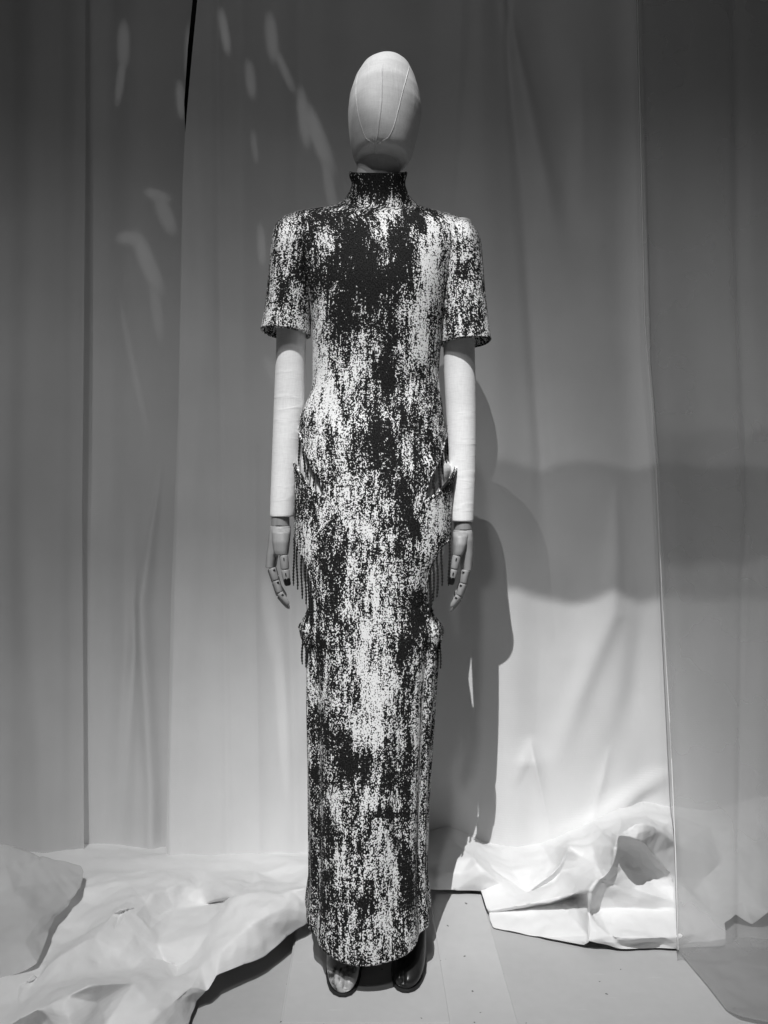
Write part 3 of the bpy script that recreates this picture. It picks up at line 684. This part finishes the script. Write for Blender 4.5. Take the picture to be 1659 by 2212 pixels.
# arms
def loft_dy(rows, Y, n=40, cap0=True, cap1=True, e=2.0, step=6):
    r = np.array(rows, float); out = []
    for dy in np.unique(np.concatenate([np.arange(r[0, 0], r[-1, 0], step), [r[-1, 0]]])):
        xl, xr, bf, bb, cy = [float(np.interp(dy, r[:, 0], r[:, k])) for k in (1, 2, 3, 4, 5)]
        y0 = Y+cy; cx, a = (xof(xl, y0)+xof(xr, y0))/2, (xof(xr, y0)-xof(xl, y0))/2
        ring = []
        for j in range(n):
            ph = 2*math.pi*j/n; s, c = -math.sin(ph), math.cos(ph)
            ss = math.copysign(abs(s)**(2/e), s); c2 = math.copysign(abs(c)**(2/e), c)
            ring.append((cx+a*ss, y0+c2*(bb if c > 0 else bf), zof(dy, y0)))
        out.append(ring)
    return ring_loft(out, cap0, cap1)
armL = [(480, 606, 655, .03, .03, .0), (560, 600, 662, .036, .036, 0), (745, 597, 661, .035, .037, 0), (800, 595, 659, .034, .036, 0.003), (880, 591.5, 656.5, .033, .035, .005), (950, 589, 651, .033, .034, .003), (1020, 586.5, 645.5, .031, .032, 0), (1070, 584.5, 640.5, .029, .03, -.004), (1112, 583.2, 636, .027, .028, -.006), (1116, 583.6, 635.6, .027, .028, -.006)]
armR = [(480, 968, 1018, .03, .03, .0), (560, 962, 1024, .036, .036, 0), (745, 958, 1025, .035, .037, 0), (800, 959, 1026.5, .034, .036, 0.003), (880, 963, 1028, .033, .035, .005), (950, 967, 1028, .033, .034, .003), (1020, 970, 1027, .031, .032, 0), (1070, 971, 1025, .029, .03, -.004), (1120, 972, 1023, .027, .028, -.006), (1126, 972.5, 1022.5, .027, .028, -.006)]
for rows in (armL, armR):
    V, Fc = loft_dy(rows, 1.6); o = mesh_obj('arm', V, Fc, M_ARM, man); bevel(o, 0.002, 2)

# hands of turned wood: wrist, palm, jointed thumb and four fingers
def segment(p0, p1, r0, r1, fy=1.0, n=20, tip=False):
    p0, p1 = Vector(p0), Vector(p1); t = (p1-p0).normalized(); b = Vector((0, 1, 0)); b = (b-t*b.dot(t)).normalized(); a = t.cross(b)
    L = (p1-p0).length; rings = []
    prof = [(0, .80), (.03, .95), (.08, 1), (.5, 1), (.92, 1), (.97, .95), (1, .80)] if not tip else [(0, .80), (.03, .95), (.08, 1), (.4, 1), (.65, .93), (.82, .80), (.92, .6), (.98, .35), (1, .12)]
    for s, k in prof:
        r = (r0+(r1-r0)*s)*k; c = p0+t*(L*s)
        rings.append([c+r*(math.cos(2*math.pi*j/n)*a)+r*fy*math.sin(2*math.pi*j/n)*b for j in range(n)])
    return ring_loft(rings, True, True)
PXM = 1.6/F
def hand(palm_main, thenar, wrist, thumb, thw, index, ihw, nail, sgn, Yh):
    root = palm_obj = None
    V1 = loft_dy(palm_main, Yh, 36, e=2.6, step=3); V2 = loft_dy(thenar, Yh, 36, e=2.6, step=3)
    hnd = empty('hand', (xof((palm_main[0][1]+palm_main[0][2])/2, Yh), Yh, zof(palm_main[0][0], Yh)))
    hnd.parent = man; hnd.matrix_parent_inverse = Matrix.Translation(-man.location)
    V, Fc = V1; o = mesh_obj('palm', V, Fc, M_WOOD, hnd); bevel(o, 0.0015, 2)
    V, Fc = V2; o = mesh_obj('thumb_base', V, Fc, M_WOOD, hnd); bevel(o, 0.0015, 2)
    V, Fc = loft_dy(wrist, Yh, 36, step=2); o = mesh_obj('wrist', V, Fc, M_WOOD, hnd); bevel(o, 0.0015, 2)
    # dark socket above the wrist
    def slot(p, w, h, ang):
        # little routed slot over each joint, let into the wood
        c, s = math.cos(ang), math.sin(ang)
        V, Fc = box(-w/2, w/2, -0.0012, 0.0012, -h/2, h/2)
        V = [(p.x+x*c-z*s, p.y+y, p.z+x*s+z*c) for x, y, z in V]
        mesh_obj('joint_slot', V, Fc, M_BLACK, hnd, smooth=False)
    P = [U(x, y, Yh-0.030) for x, y in thumb]
    for i in range(2):
        a, b = P[i], P[i+1]; g = (b-a).normalized()*0.0006
        V, Fc = segment(a+g, b-g, thw[i]*PXM, thw[i+1]*PXM, 1.0, tip=(i == 1)); mesh_obj('thumb_segment', V, Fc, M_WOOD, hnd)
        m0 = a.lerp(b, 0.28); r = thw[i]*PXM
        slot(m0+Vector((sgn*0.1*r, -r*0.98, 0)), 0.0022, 0.0055, math.atan2((b-a).x, -(b-a).z))
    # nail, lacquered dark
    c = U(nail[0], nail[1], Yh-0.030); nw, nh = nail[2]*PXM/2, nail[3]*PXM/2; d = (P[2]-P[1]).normalized(); w = Vector((-d.z, 0, d.x))
    rings = []
    for k in range(9):
        s = -1+2*k/8; wd = nw*min(1.0, (1.0-abs(s)**5*0.45)); ring = []
        for j in range(9):
            q = -1+2*j/8
            ring.append(c+d*(s*nh)+w*(q*wd)+Vector((0, -thw[2]*PXM*math.sqrt(max(0.02, 1.15-0.75*q*q))*(1.06-0.12*max(0, s)), 0)))
        rings.append(ring)
    V = [p for r in rings for p in r]; Fc = [(i*9+j, i*9+j+1, (i+1)*9+j+1, (i+1)*9+j) for i in range(8) for j in range(8)]
    o = mesh_obj('fingernail', V, Fc, M_BLACK, hnd); solidify(o, 0.0015)
    # fingers from the index (front) to the little finger (back)
    for fi, (dY, sc, shx, shy) in enumerate([(-0.022, 1.0, 0, 0), (-0.004, 1.08, -1.5, 2), (0.014, 1.02, -1, 0), (0.031, 0.82, 1, -3)]):
        x0, y0 = index[0]; Q = []
        for (x, y) in index:
            Q.append(U(x0+(x-x0)*sc+sgn*shx, y0+(y-y0)*sc+shy, Yh+dY))
        for i in range(3):
            a, b = Q[i], Q[i+1]; g = (b-a).normalized()*0.0006
            V, Fc = segment(a+g, b-g, ihw[i]*PXM, ihw[i+1]*PXM, 1.0, tip=(i == 2)); mesh_obj('finger_segment', V, Fc, M_WOOD, hnd)
            if fi == 0:
                r = ihw[i]*PXM; m0 = a.lerp(b, 0.16)
                slot(m0+Vector((sgn*0.55*r, -r*0.84, 0)), 0.0042, 0.0030, math.atan2((b-a).x, -(b-a).z))

hand(palm_main=[(1136, 583.5, 627, .020, .026, 0), (1142, 582.6, 628, .024, .032, 0), (1165, 580, 626, .028, .040, 0), (1185, 577.8, 612, .028, .042, .002), (1198, 576.6, 600, .028, .042, .003), (1225, 574.2, 595.5, .026, .042, .003)],
     thenar=[(1141, 588, 627.8, .010, .02, -.014), (1150, 587, 628, .018, .02, -.016), (1170, 588, 626, .022, .02, -.018), (1190, 591, 623.5, .020, .02, -.020), (1198, 593.5, 622.8, .016, .018, -.022)],
     wrist=[(1117, 586.5, 625, .021, .024, 0), (1135.6, 586, 625.5, .021, .024, 0)],
     thumb=[(612.6, 1198.5), (615.8, 1230), (621.5, 1265)], thw=[9.2, 9.2, 8.2], index=[(587, 1226.5), (595.5, 1253.5), (603.8, 1280), (624, 1307)], ihw=[8.3, 7.8, 7.2, 5.6],
     nail=(621.2, 1256.5, 13, 15.5), sgn=1, Yh=1.592)
hand(palm_main=[(1144.5, 979, 1018.8, .020, .026, 0), (1150, 978.3, 1020.5, .024, .032, 0), (1166, 977.5, 1021.5, .028, .040, 0), (1185, 984, 1021.5, .028, .042, .002), (1200, 993, 1020.8, .028, .042, .003), (1231, 997, 1018, .026, .042, .003)],
     thenar=[(1149, 978.5, 1012, .010, .02, -.014), (1158, 977.5, 1011, .018, .02, -.016), (1175, 977.6, 1008, .022, .02, -.018), (1192, 978, 1002, .020, .02, -.020), (1199, 978.3, 999, .016, .018, -.022)],
     wrist=[(1128, 981.6, 1018.4, .021, .024, 0), (1144.4, 981.2, 1018.6, .021, .024, 0)],
     thumb=[(987, 1199.5), (980.8, 1229.4), (973.2, 1263)], thw=[8.8, 8.8, 7.8], index=[(1005.5, 1231), (1000.6, 1260), (991.4, 1286.7), (973.5, 1312.5)], ihw=[8.3, 7.8, 7.2, 5.6],
     nail=(974.6, 1254.5, 12.5, 15.5), sgn=-1, Yh=1.592)

# legs under the skirt
for xs_ in ([(1180, 652, 797), (1240, 654, 797), (1330, 664, 795), (1450, 672, 790), (1650, 688, 785), (1800, 692, 775), (1950, 702, 768), (2040, 706, 760)],
            [(1180, 799, 955), (1240, 799, 938), (1330, 799, 930), (1450, 803, 926), (1650, 815, 912), (1800, 822, 905), (1950, 828, 895), (2040, 830, 888)]):
    rows = [(dy, a, b, .075 if dy < 1500 else .055, .08 if dy < 1500 else .06, 0.0) for dy, a, b in xs_]
    V, Fc = loft_dy(rows, 1.6, 32); mesh_obj('leg', V, Fc, M_ARM, man)

# ------------------------------------------------------------------ dress
dress = tag(empty('dress', (0.03, 1.6, 0.1)), 'long high-necked knit dress in black and white flecks with fringed side cut-outs', 'dress')

CUTS = {
 'L1': [(560, 926), (646, 926), (655, 955), (665, 990), (690, 1032), (708, 1080), (678, 1062), (656, 1036), (643, 1012), (637, 1001), (560, 1000)],
 'R1': [(1080, 930), (964, 930), (957, 960), (949, 990), (927, 1034), (912, 1088), (946, 1066), (968, 1040), (979, 1022), (984, 1006), (1080, 1002)],
 'L2': [(560, 1158), (638, 1158), (647, 1186), (658, 1208), (669, 1234), (679, 1270), (675, 1304), (666, 1322), (657, 1340), (648, 1354), (560, 1356)],
 'R2': [(1080, 1162), (970, 1163), (953, 1179), (940, 1200), (928, 1226), (920, 1266), (920, 1300), (929, 1322), (941, 1341), (954, 1355), (1080, 1358)],
}
def on_front(p):
    # picture position -> position on the flat pattern at distance YC, for a point on the front of the dress
    x, y = p; q = (x, y)
    for _ in range(12):
        cx, a, bf, bb = sec(q[1]); X = xof(q[0])
        if abs((X-cx)/a) >= 1: Yf = YC
        else: Yf = front_point(X, q[1]).y
        q = (CX+(x-CX)*Yf/YC, CY+(y-CY)*Yf/YC)
    return q
CUTS = {k: [p if p[0] in (560, 1080) else on_front(p) for p in v] for k, v in CUTS.items()}
def inside(poly, x, y):
    c = False; n = len(poly)
    for i in range(n):
        (x1, y1), (x2, y2) = poly[i], poly[i-1]
        if (y1 > y) != (y2 > y) and x < (x2-x1)*(y-y1)/(y2-y1)+x1: c = not c
    return c
# print density: broad dark and light areas of the knitted-in pattern (picture x, y, spread x, spread y, amount)
BLOBS = [
 (815, 400, 90, 34, -.36), (846, 428, 9, 26, .42), (775, 430, 10, 14, .12), (800, 600, 58, 85, -.42), (760, 520, 38, 55, -.30), (872, 530, 26, 60, -.34), (822, 498, 13, 42, .48), (838, 566, 22, 14, .36), (800, 690, 30, 14, -.1),
 (690, 480, 40, 22, -.22), (710, 512, 15, 40, .36), (632, 488, 22, 16, .2), (970, 492, 50, 22, .42), (920, 590, 24, 75, .52), (940, 545, 20, 30, .2), (905, 480, 30, 20, -.2), (690, 590, 16, 40, .18), (655, 560, 10, 60, -.25),
 (692, 720, 24, 70, .34), (702, 820, 36, 60, .44), (692, 885, 36, 30, .34), (745, 705, 22, 55, -.36), (845, 705, 18, 65, -.26), (835, 800, 26, 50, -.36), (815, 930, 40, 48, -.34), (905, 740, 24, 50, .40), (890, 850, 22, 40, .26), (785, 760, 30, 55, .20), (930, 880, 14, 40, -.2), (760, 880, 30, 40, .0), (735, 950, 40, 50, .22),
 (885, 985, 20, 40, .05), (820, 995, 26, 40, -.26), (720, 1030, 40, 30, .1), (905, 950, 20, 40, -.12), (780, 1060, 50, 30, .16), (745, 1110, 60, 40, .24), (862, 1090, 14, 60, -.26), (890, 1140, 16, 60, -.30), (660, 1085, 30, 26, -.2), (938, 1120, 24, 46, .34), (958, 1050, 20, 18, -.3), (918, 1190, 14, 30, .28), (800, 1150, 40, 30, .16), (830, 1130, 30, 14, -.22),
 (715, 1195, 20, 46, -.32), (740, 1250, 14, 40, -.12), (805, 1250, 44, 60, .20), (670, 1180, 14, 40, .2), (905, 1330, 20, 55, -.34), (870, 1400, 14, 60, -.36), (885, 1480, 10, 50, -.2), (720, 1330, 22, 50, -.22), (690, 1400, 14, 60, -.2), (745, 1440, 16, 50, -.14), (800, 1420, 40, 110, .26), (920, 1450, 12, 40, .1), (730, 1500, 14, 40, .1),
 (815, 1560, 44, 50, .32), (716, 1570, 26, 46, -.26), (762, 1655, 40, 26, -.44), (745, 1600, 18, 30, -.2), (846, 1690, 20, 30, -.30), (880, 1640, 10, 70, -.26), (905, 1600, 14, 80, .1), (688, 1700, 12, 90, -.28), (720, 1720, 22, 30, .18), (800, 1725, 44, 26, .24), (836, 1756, 44, 10, -.36), (870, 1740, 12, 40, -.2), (800, 1810, 40, 30, .14), (710, 1800, 14, 60, -.16), (700, 1900, 24, 80, -.22), (868, 1880, 14, 60, -.36), (895, 1900, 10, 60, -.2), (830, 1880, 30, 90, .20), (780, 1950, 26, 26, -.26), (745, 1900, 16, 60, .14), (905, 1780, 12, 90, .12), (840, 2020, 40, 26, .16), (720, 1990, 20, 40, -.1), (780, 2050, 40, 20, .1),
 (700, 600, 44, 70, -.24), (820, 1340, 70, 300, .05), (800, 1900, 120, 180, -.03),
]
BL = np.array(BLOBS)
def density(P):
    P = np.asarray(P); Y = np.minimum(P[:, 1], YC)
    dx = CX+P[:, 0]/Y*F; dy = CY-(P[:, 2]-HC)/Y*F
    d = 0.405+0.035*smooth1((dy-1250)/200)
    for x, y, sx, sy, a in BL: d += (0.62 if a > 0 else 0.95)*a*np.exp(-((dx-x)/sx)**2-((dy-y)/sy)**2)
    return d
def knit_attrs(me, uvs, extra=0.0):
    P = np.array([v.co for v in me.vertices]); d = density(P)+extra
    a = me.attributes.new('fleck', 'FLOAT', 'POINT'); a.data.foreach_set('value', d.astype(np.float32))
    b = me.attributes.new('knit_uv', 'FLOAT_VECTOR', 'POINT'); b.data.foreach_set('vector', np.asarray(uvs, np.float32).reshape(-1))

N = 260
rows_y = np.concatenate([np.arange(372, 470, 1.6), np.arange(470, 1900, 2.6)])
hem_front, hem_side, hem_back = 0.072, 0.101, 0.10
rings, uvs, meta = [], [], []
def drape(dy, phi, x, y):
    # long soft vertical folds of the skirt
    k = float(smooth1((dy-1180)/350)); f = 0
    for p0, w, a in ((2.25, .12, -.006), (2.05, .10, .004), (4.05, .10, -.007), (4.25, .1, .005), (2.7, .2, .003), (3.5, .2, -.003), (1.75, .08, -.004), (4.5, .08, -.004), (4.62, .06, .004)):
        f += a*math.exp(-((phi-p0-0.04*math.sin(dy*0.008))/w)**2)
    f += 0.0015*math.sin(phi*9+dy*0.006)
    k2 = 0.0018*math.sin(dy*0.045+phi*3)*math.exp(-((dy-880)/90)**2)
    return k*f+k2
z_last = zof(rows_y[-1])
for dy in list(rows_y)+[None]*46:
    pass
allrows = [(dy, None) for dy in rows_y]+[(None, t) for t in np.linspace(0, 1, 48)[1:]]
for dy, t in allrows:
    ring = []; acc = 0; prev = None; ru = []
    for j in range(N):
        phi = 2*math.pi*j/N
        if dy is None:
            fr = (1-math.cos(phi))/2          # 0 back, 1 front
            side = abs(math.sin(phi))
            zh = hem_back+(hem_front-hem_back)*fr; zh = zh+(hem_side-zh)*side**3
            z = z_last+(zh-z_last)*t; d2 = CY+(HC-z)/1.6*F
        else: z = zof(dy); d2 = dy
        x, y = sect_point(min(d2, 1945), phi)
        wk = 1.12*(1-float(smooth1((d2-430)/420)))
        if wk > 0 and y < YC: z = z-wk*(z-HC)*(1-y/YC)
        f = drape(d2, phi, x, y); v = Vector((x-0.03, y-YC, 0))
        if v.length > 0: v.normalize()
        ring.append((x+v.x*f, y+v.y*f, z))
        if prev is not None: acc += math.hypot(ring[-1][0]-prev[0], ring[-1][1]-prev[1])
        prev = ring[-1]; ru.append((acc, z, 0))
    mid_u = ru[N//2][0]
    rings.append(ring); uvs += [(a-mid_u+1.0, b, 0) for a, b, _ in ru]
V, Fc = ring_loft(rings)
keep = []
for f in Fc:
    x = sum(V[i][0] for i in f)/4; z = sum(V[i][2] for i in f)/4
    dx, dy = CX+x/YC*F, CY+(HC-z)/YC*F
    if 900 < dy < 1380 and any(inside(p, dx, dy) for p in CUTS.values()): continue
    keep.append(f)
body = mesh_obj('body_panel', V, keep, M_KNIT, dress)
knit_attrs(body.data, uvs); solidify(body, 0.003, -1)

# sleeves
def sleeve(rows, tilt, side):
    r = np.array(rows, float); ys = np.unique(np.concatenate([np.arange(r[0, 0], r[-1, 0], 2.2), [r[-1, 0]]])); rings = []; uv_ = []; n = 120
    for dy in ys:
        xl, xr, bf, bb = [float(np.interp(dy, r[:, 0], r[:, k])) for k in (1, 2, 3, 4)]
        cx, a = (xof(xl)+xof(xr))/2, (xof(xr)-xof(xl))/2; ring = []; acc = 0; prev = None; ru = []
        for j in range(n):
            ph = 2*math.pi*j/n; s, c = -math.sin(ph), math.cos(ph)
            ss = math.copysign(abs(s)**(2/2.2), s); c2 = math.copysign(abs(c)**(2/2.2), c)
            x = cx+a*ss; k = float(smooth1((dy-600)/125))
            z = zof(dy)+k*tilt*(x-cx); k3 = 1.1*(1-float(smooth1((dy-470)/110)))
            if c2 < 0: z -= k3*(z-HC)*(-c2*bf/YC)
            ring.append((x, YC-0.002+c2*(bb if c > 0 else bf), z))
            if prev is not None: acc += math.hypot(ring[-1][0]-prev[0], ring[-1][1]-prev[1])
            prev = ring[-1]; ru.append((acc, z, 0))
        rings.append(ring); uv_ += [(q-ru[n//2][0]+3+2*side, w, 0) for q, w, _ in ru]
    V, Fc = ring_loft(rings, True, False)
    o = mesh_obj('sleeve', V, Fc, M_KNIT, dress); knit_attrs(o.data, uv_, 0.06); solidify(o, 0.004, -1)
    # turned hem
    V, Fc = tube([Vector(p) for p in rings[-1]]+[Vector(rings[-1][0])], 0.0022, 6)
    h = mesh_obj('hem', V, Fc, M_KNIT, o); knit_attrs(h.data, [(v[0]*1.0+9, v[2], 0) for v in V])
sleeve([(467, 628, 650, .010, .012), (469, 620, 658, .022, .026), (473, 612, 664, .034, .038), (481, 604, 670, .044, .047), (493, 597.5, 676, .053, .056), (509, 593, 678, .058, .06), (530, 590.5, 672, .060, .064), (600, 585, 668, .058, .062), (680, 576, 668, .056, .060), (712, 570, 667, .057, .060), (720, 568, 667, .057, .06)], -0.10, 0)
sleeve([(475, 978, 1000, .010, .012), (477, 970, 1005, .022, .026), (481, 962, 1010, .034, .038), (489, 954, 1018, .044, .047), (501, 948, 1026, .053, .056), (516, 948, 1031.5, .058, .06), (536, 951, 1035, .060, .064), (620, 956, 1041, .058, .062), (700, 956, 1050, .056, .060), (730, 956, 1054, .057, .060), (740, 956, 1056, .057, .06)], 0.06, 1)

# collar fold at the top and the rolled edges of the cut-outs and hem
def trim(pts, r, name, parent=dress, extra=0.0):
    V, Fc = tube(pts, r, 7); o = mesh_obj(name, V, Fc, M_KNIT, parent)
    knit_attrs(o.data, [(v[0]*1.3+7, v[2], 0) for v in V], extra); return o
trim([Vector((q[0], q[1], zof(374)-(1.12*(zof(374)-HC)*(1-q[1]/YC) if q[1] < YC else 0))) for q in (sect_point(373, 2*math.pi*j/60) for j in range(61))], 0.0034, 'collar_edge', dress, -0.25)
for ky, poly in CUTS.items():
    for back in (False, True):
        pts = []
        ed = poly[1:-1]
        for (a, b), (c, d) in zip(ed[:-1], ed[1:]):
            for t in np.linspace(0, 1, 6, endpoint=False): pts.append((a+(c-a)*t, b+(d-b)*t))
        pts.append(ed[-1])
        P = [front_point(xof(a), b, 0.001, back) for a, b in pts]
        trim(P, 0.0034, 'cutout_edge', body)
hem_ring = [Vector(p) for p in rings[-1]]; trim(hem_ring+[hem_ring[0]], 0.0026, 'hem_edge', body)

# fringe: twisted, knotted yarn strands
def strand_mesh(L, seed):
    r = random.Random(seed); n = max(8, int(L/0.0021)); pts, rad = [], []
    ph, am = r.uniform(0, 6), r.uniform(0.0004, 0.0015)
    for i in range(n+1):
        t = i/n; z = -L*t
        pts.append((am*math.sin(ph+t*5), am*math.cos(ph+t*4)*0.5, z))
        rad.append((0.0019+0.0007*math.sin(i*math.pi/1.5))*(1-0.45*max(0, t-0.85)/0.15))
    V, Fc = tube(pts, rad, 6)
    me = bpy.data.meshes.new('fringe_strand'); me.from_pydata([tuple(p) for p in V], [], Fc); me.polygons.foreach_set('use_smooth', [True]*len(me.polygons)); me.materials.append(M_FRINGE)
    return me
LENS = {}
def strand(p, L):
    q = round(L/0.008)*0.008; k = (q, random.randrange(3))
    if k not in LENS: LENS[k] = strand_mesh(q, hash((round(q*1000), k[1])))
    o = bpy.data.objects.new('fringe_strand', LENS[k]); COL.objects.link(o); o.parent = dress
    o.matrix_parent_inverse = Matrix.Translation(-dress.location); o.location = p
PX = 1.6/F
def fringe(poly_edge, n, lens, jit=4, back=True):
    e = np.array([on_front(p) for p in poly_edge], float); d = np.concatenate([[0], np.cumsum(np.hypot(*np.diff(e, axis=0).T))]); d /= d[-1]
    for k in range(n):
        t = (k+0.3+0.4*random.random())/n
        x, y = np.interp(t, d, e[:, 0]), np.interp(t, d, e[:, 1]); L = (np.interp(t, [0, 1], lens)+random.uniform(-jit, jit))*PX
        strand(front_point(xof(x), y-3, 0.004), L)
        if back and k % 2 == 0: strand(front_point(xof(x), y-3, 0.004, True), L)
fringe([(648, 908), (646, 926), (655, 955), (665, 990), (688, 1040)], 5, (66, 40), 8, False)
fringe([(962, 912), (964, 930), (957, 960), (949, 990), (930, 1042)], 5, (66, 40), 8, False)
fringe([(638, 1158), (647, 1186), (658, 1208), (668, 1234), (676, 1268)], 6, (92, 80), 8, False)
fringe([(971, 1160), (953, 1179), (940, 1200), (929, 1226), (924, 1262)], 6, (92, 80), 8, False)
fringe([(650, 1360), (656, 1362), (664, 1350), (672, 1318), (678, 1290)], 6, (80, 100), 6)
fringe([(953, 1360), (947, 1362), (940, 1350), (930, 1322), (926, 1290)], 7, (80, 100), 6)

# ------------------------------------------------------------------ boots with a split toe
def boot(name, label, mat, toe, sole_w, turn, mirror):
    tx, ty = toe
    root = tag(empty(name, (tx, ty+0.12, 0)), label, 'boot', 'split-toe boots under the dress')
    ct, stn = math.cos(turn), math.sin(turn)
    def place(x, y, z): return (tx+x*ct+y*stn, ty-x*stn+y*ct, z)
    # sections: distance back from the toe, centre height, half width, half height, tilt of the section
    secs = [(0.000, .012, .006, .005, 0), (.003, .014, .014, .009, 0), (.010, .0165, .0215, .0125, 4), (.022, .0200, .0270, .0155, 8), (.040, .0245, .0310, .0190, 12), (.062, .0305, .0330, .0230, 18), (.085, .040, .0335, .0275, 26), (.108, .054, .0330, .0330, 36), (.130, .073, .0330, .0390, 50), (.146, .098, .0330, .0430, 66), (.156, .130, .0340, .0440, 80), (.160, .165, .0355, .0440, 90), (.160, .205, .0370, .0450, 90)]
    rings = []; n = 48
    for i, (d, zc, a, b, tl) in enumerate(secs):
        tr = math.radians(tl); ring = []
        for j in range(n):
            ph = 2*math.pi*j/n; s, c = math.sin(ph), math.cos(ph)
            x = a*math.copysign(abs(s)**0.85, s)+0.004*mirror*(1-d/0.06 if d < 0.06 else 0)
            h = b*(c if c > 0 else c*0.9)
            y, z = d+h*math.sin(tr)*0.9, zc+h*math.cos(tr)
            # groove between the big toe and the rest
            g = math.exp(-((x-mirror*0.008)/0.0030)**2)*max(0, 1-d/0.034)
            if c > -0.4: y += g*0.012; z -= g*0.004
            ring.append(place(x, y, max(z, 0.0062)))
        rings.append(ring)
    V, Fc = ring_loft(rings, True, False); o = mesh_obj('upper', V, Fc, mat, root); subsurf(o, 1)
    out = [(-.006, .001), (.006, .001), (.0175, .008), (.025, .020), (.0305, .04), (.0345, .065), (.0345, .095), (.031, .125), (.028, .16), (.027, .2), (.018, .222), (-.018, .222), (-.027, .2), (-.028, .16), (-.031, .125), (-.0345, .095), (-.0345, .065), (-.0305, .04), (-.025, .020), (-.0175, .008)]
    V, Fc = [], []
    n = len(out)
    for z in (0.0006, 0.0066):
        for x, y in out:
            lift = max(0, (y-0.085)/0.14)*0.045 if y > 0.085 else 0
            V.append(place(x+0.004*mirror*max(0, 1-y/0.06), y-0.003, z+lift))
    Fc = [tuple(range(n)), tuple(range(2*n-1, n-1, -1))]+[(i, i+n, (i+1) % n+n, (i+1) % n) for i in range(n)]
    o = mesh_obj('sole', V, Fc, M_SOLE, root, smooth=False); bevel(o, 0.0012, 2)
    hl_ = []
    for z, k in ((0.0006, .85), (.01, .88), (.042, 1.0), (.058, 1.05)):
        hl_.append([place(0.025*k*math.cos(2*math.pi*j/20), 0.19+0.024*k*math.sin(2*math.pi*j/20)-0.003, z) for j in range(20)])
    V, Fc = ring_loft(hl_, True, True); mesh_obj('heel', V, Fc, M_SOLE, root)
boot('boot', 'split-toe boot with worn pale paint over dark leather', M_BOOT_W, (xof(735, 1.440), 1.440), 0.034, 0.06, 1)
boot('boot', 'plain glossy black leather boot in the shadow of the hem', M_BOOT_D, (xof(880, 1.452), 1.452), 0.034, 0.09, -1)
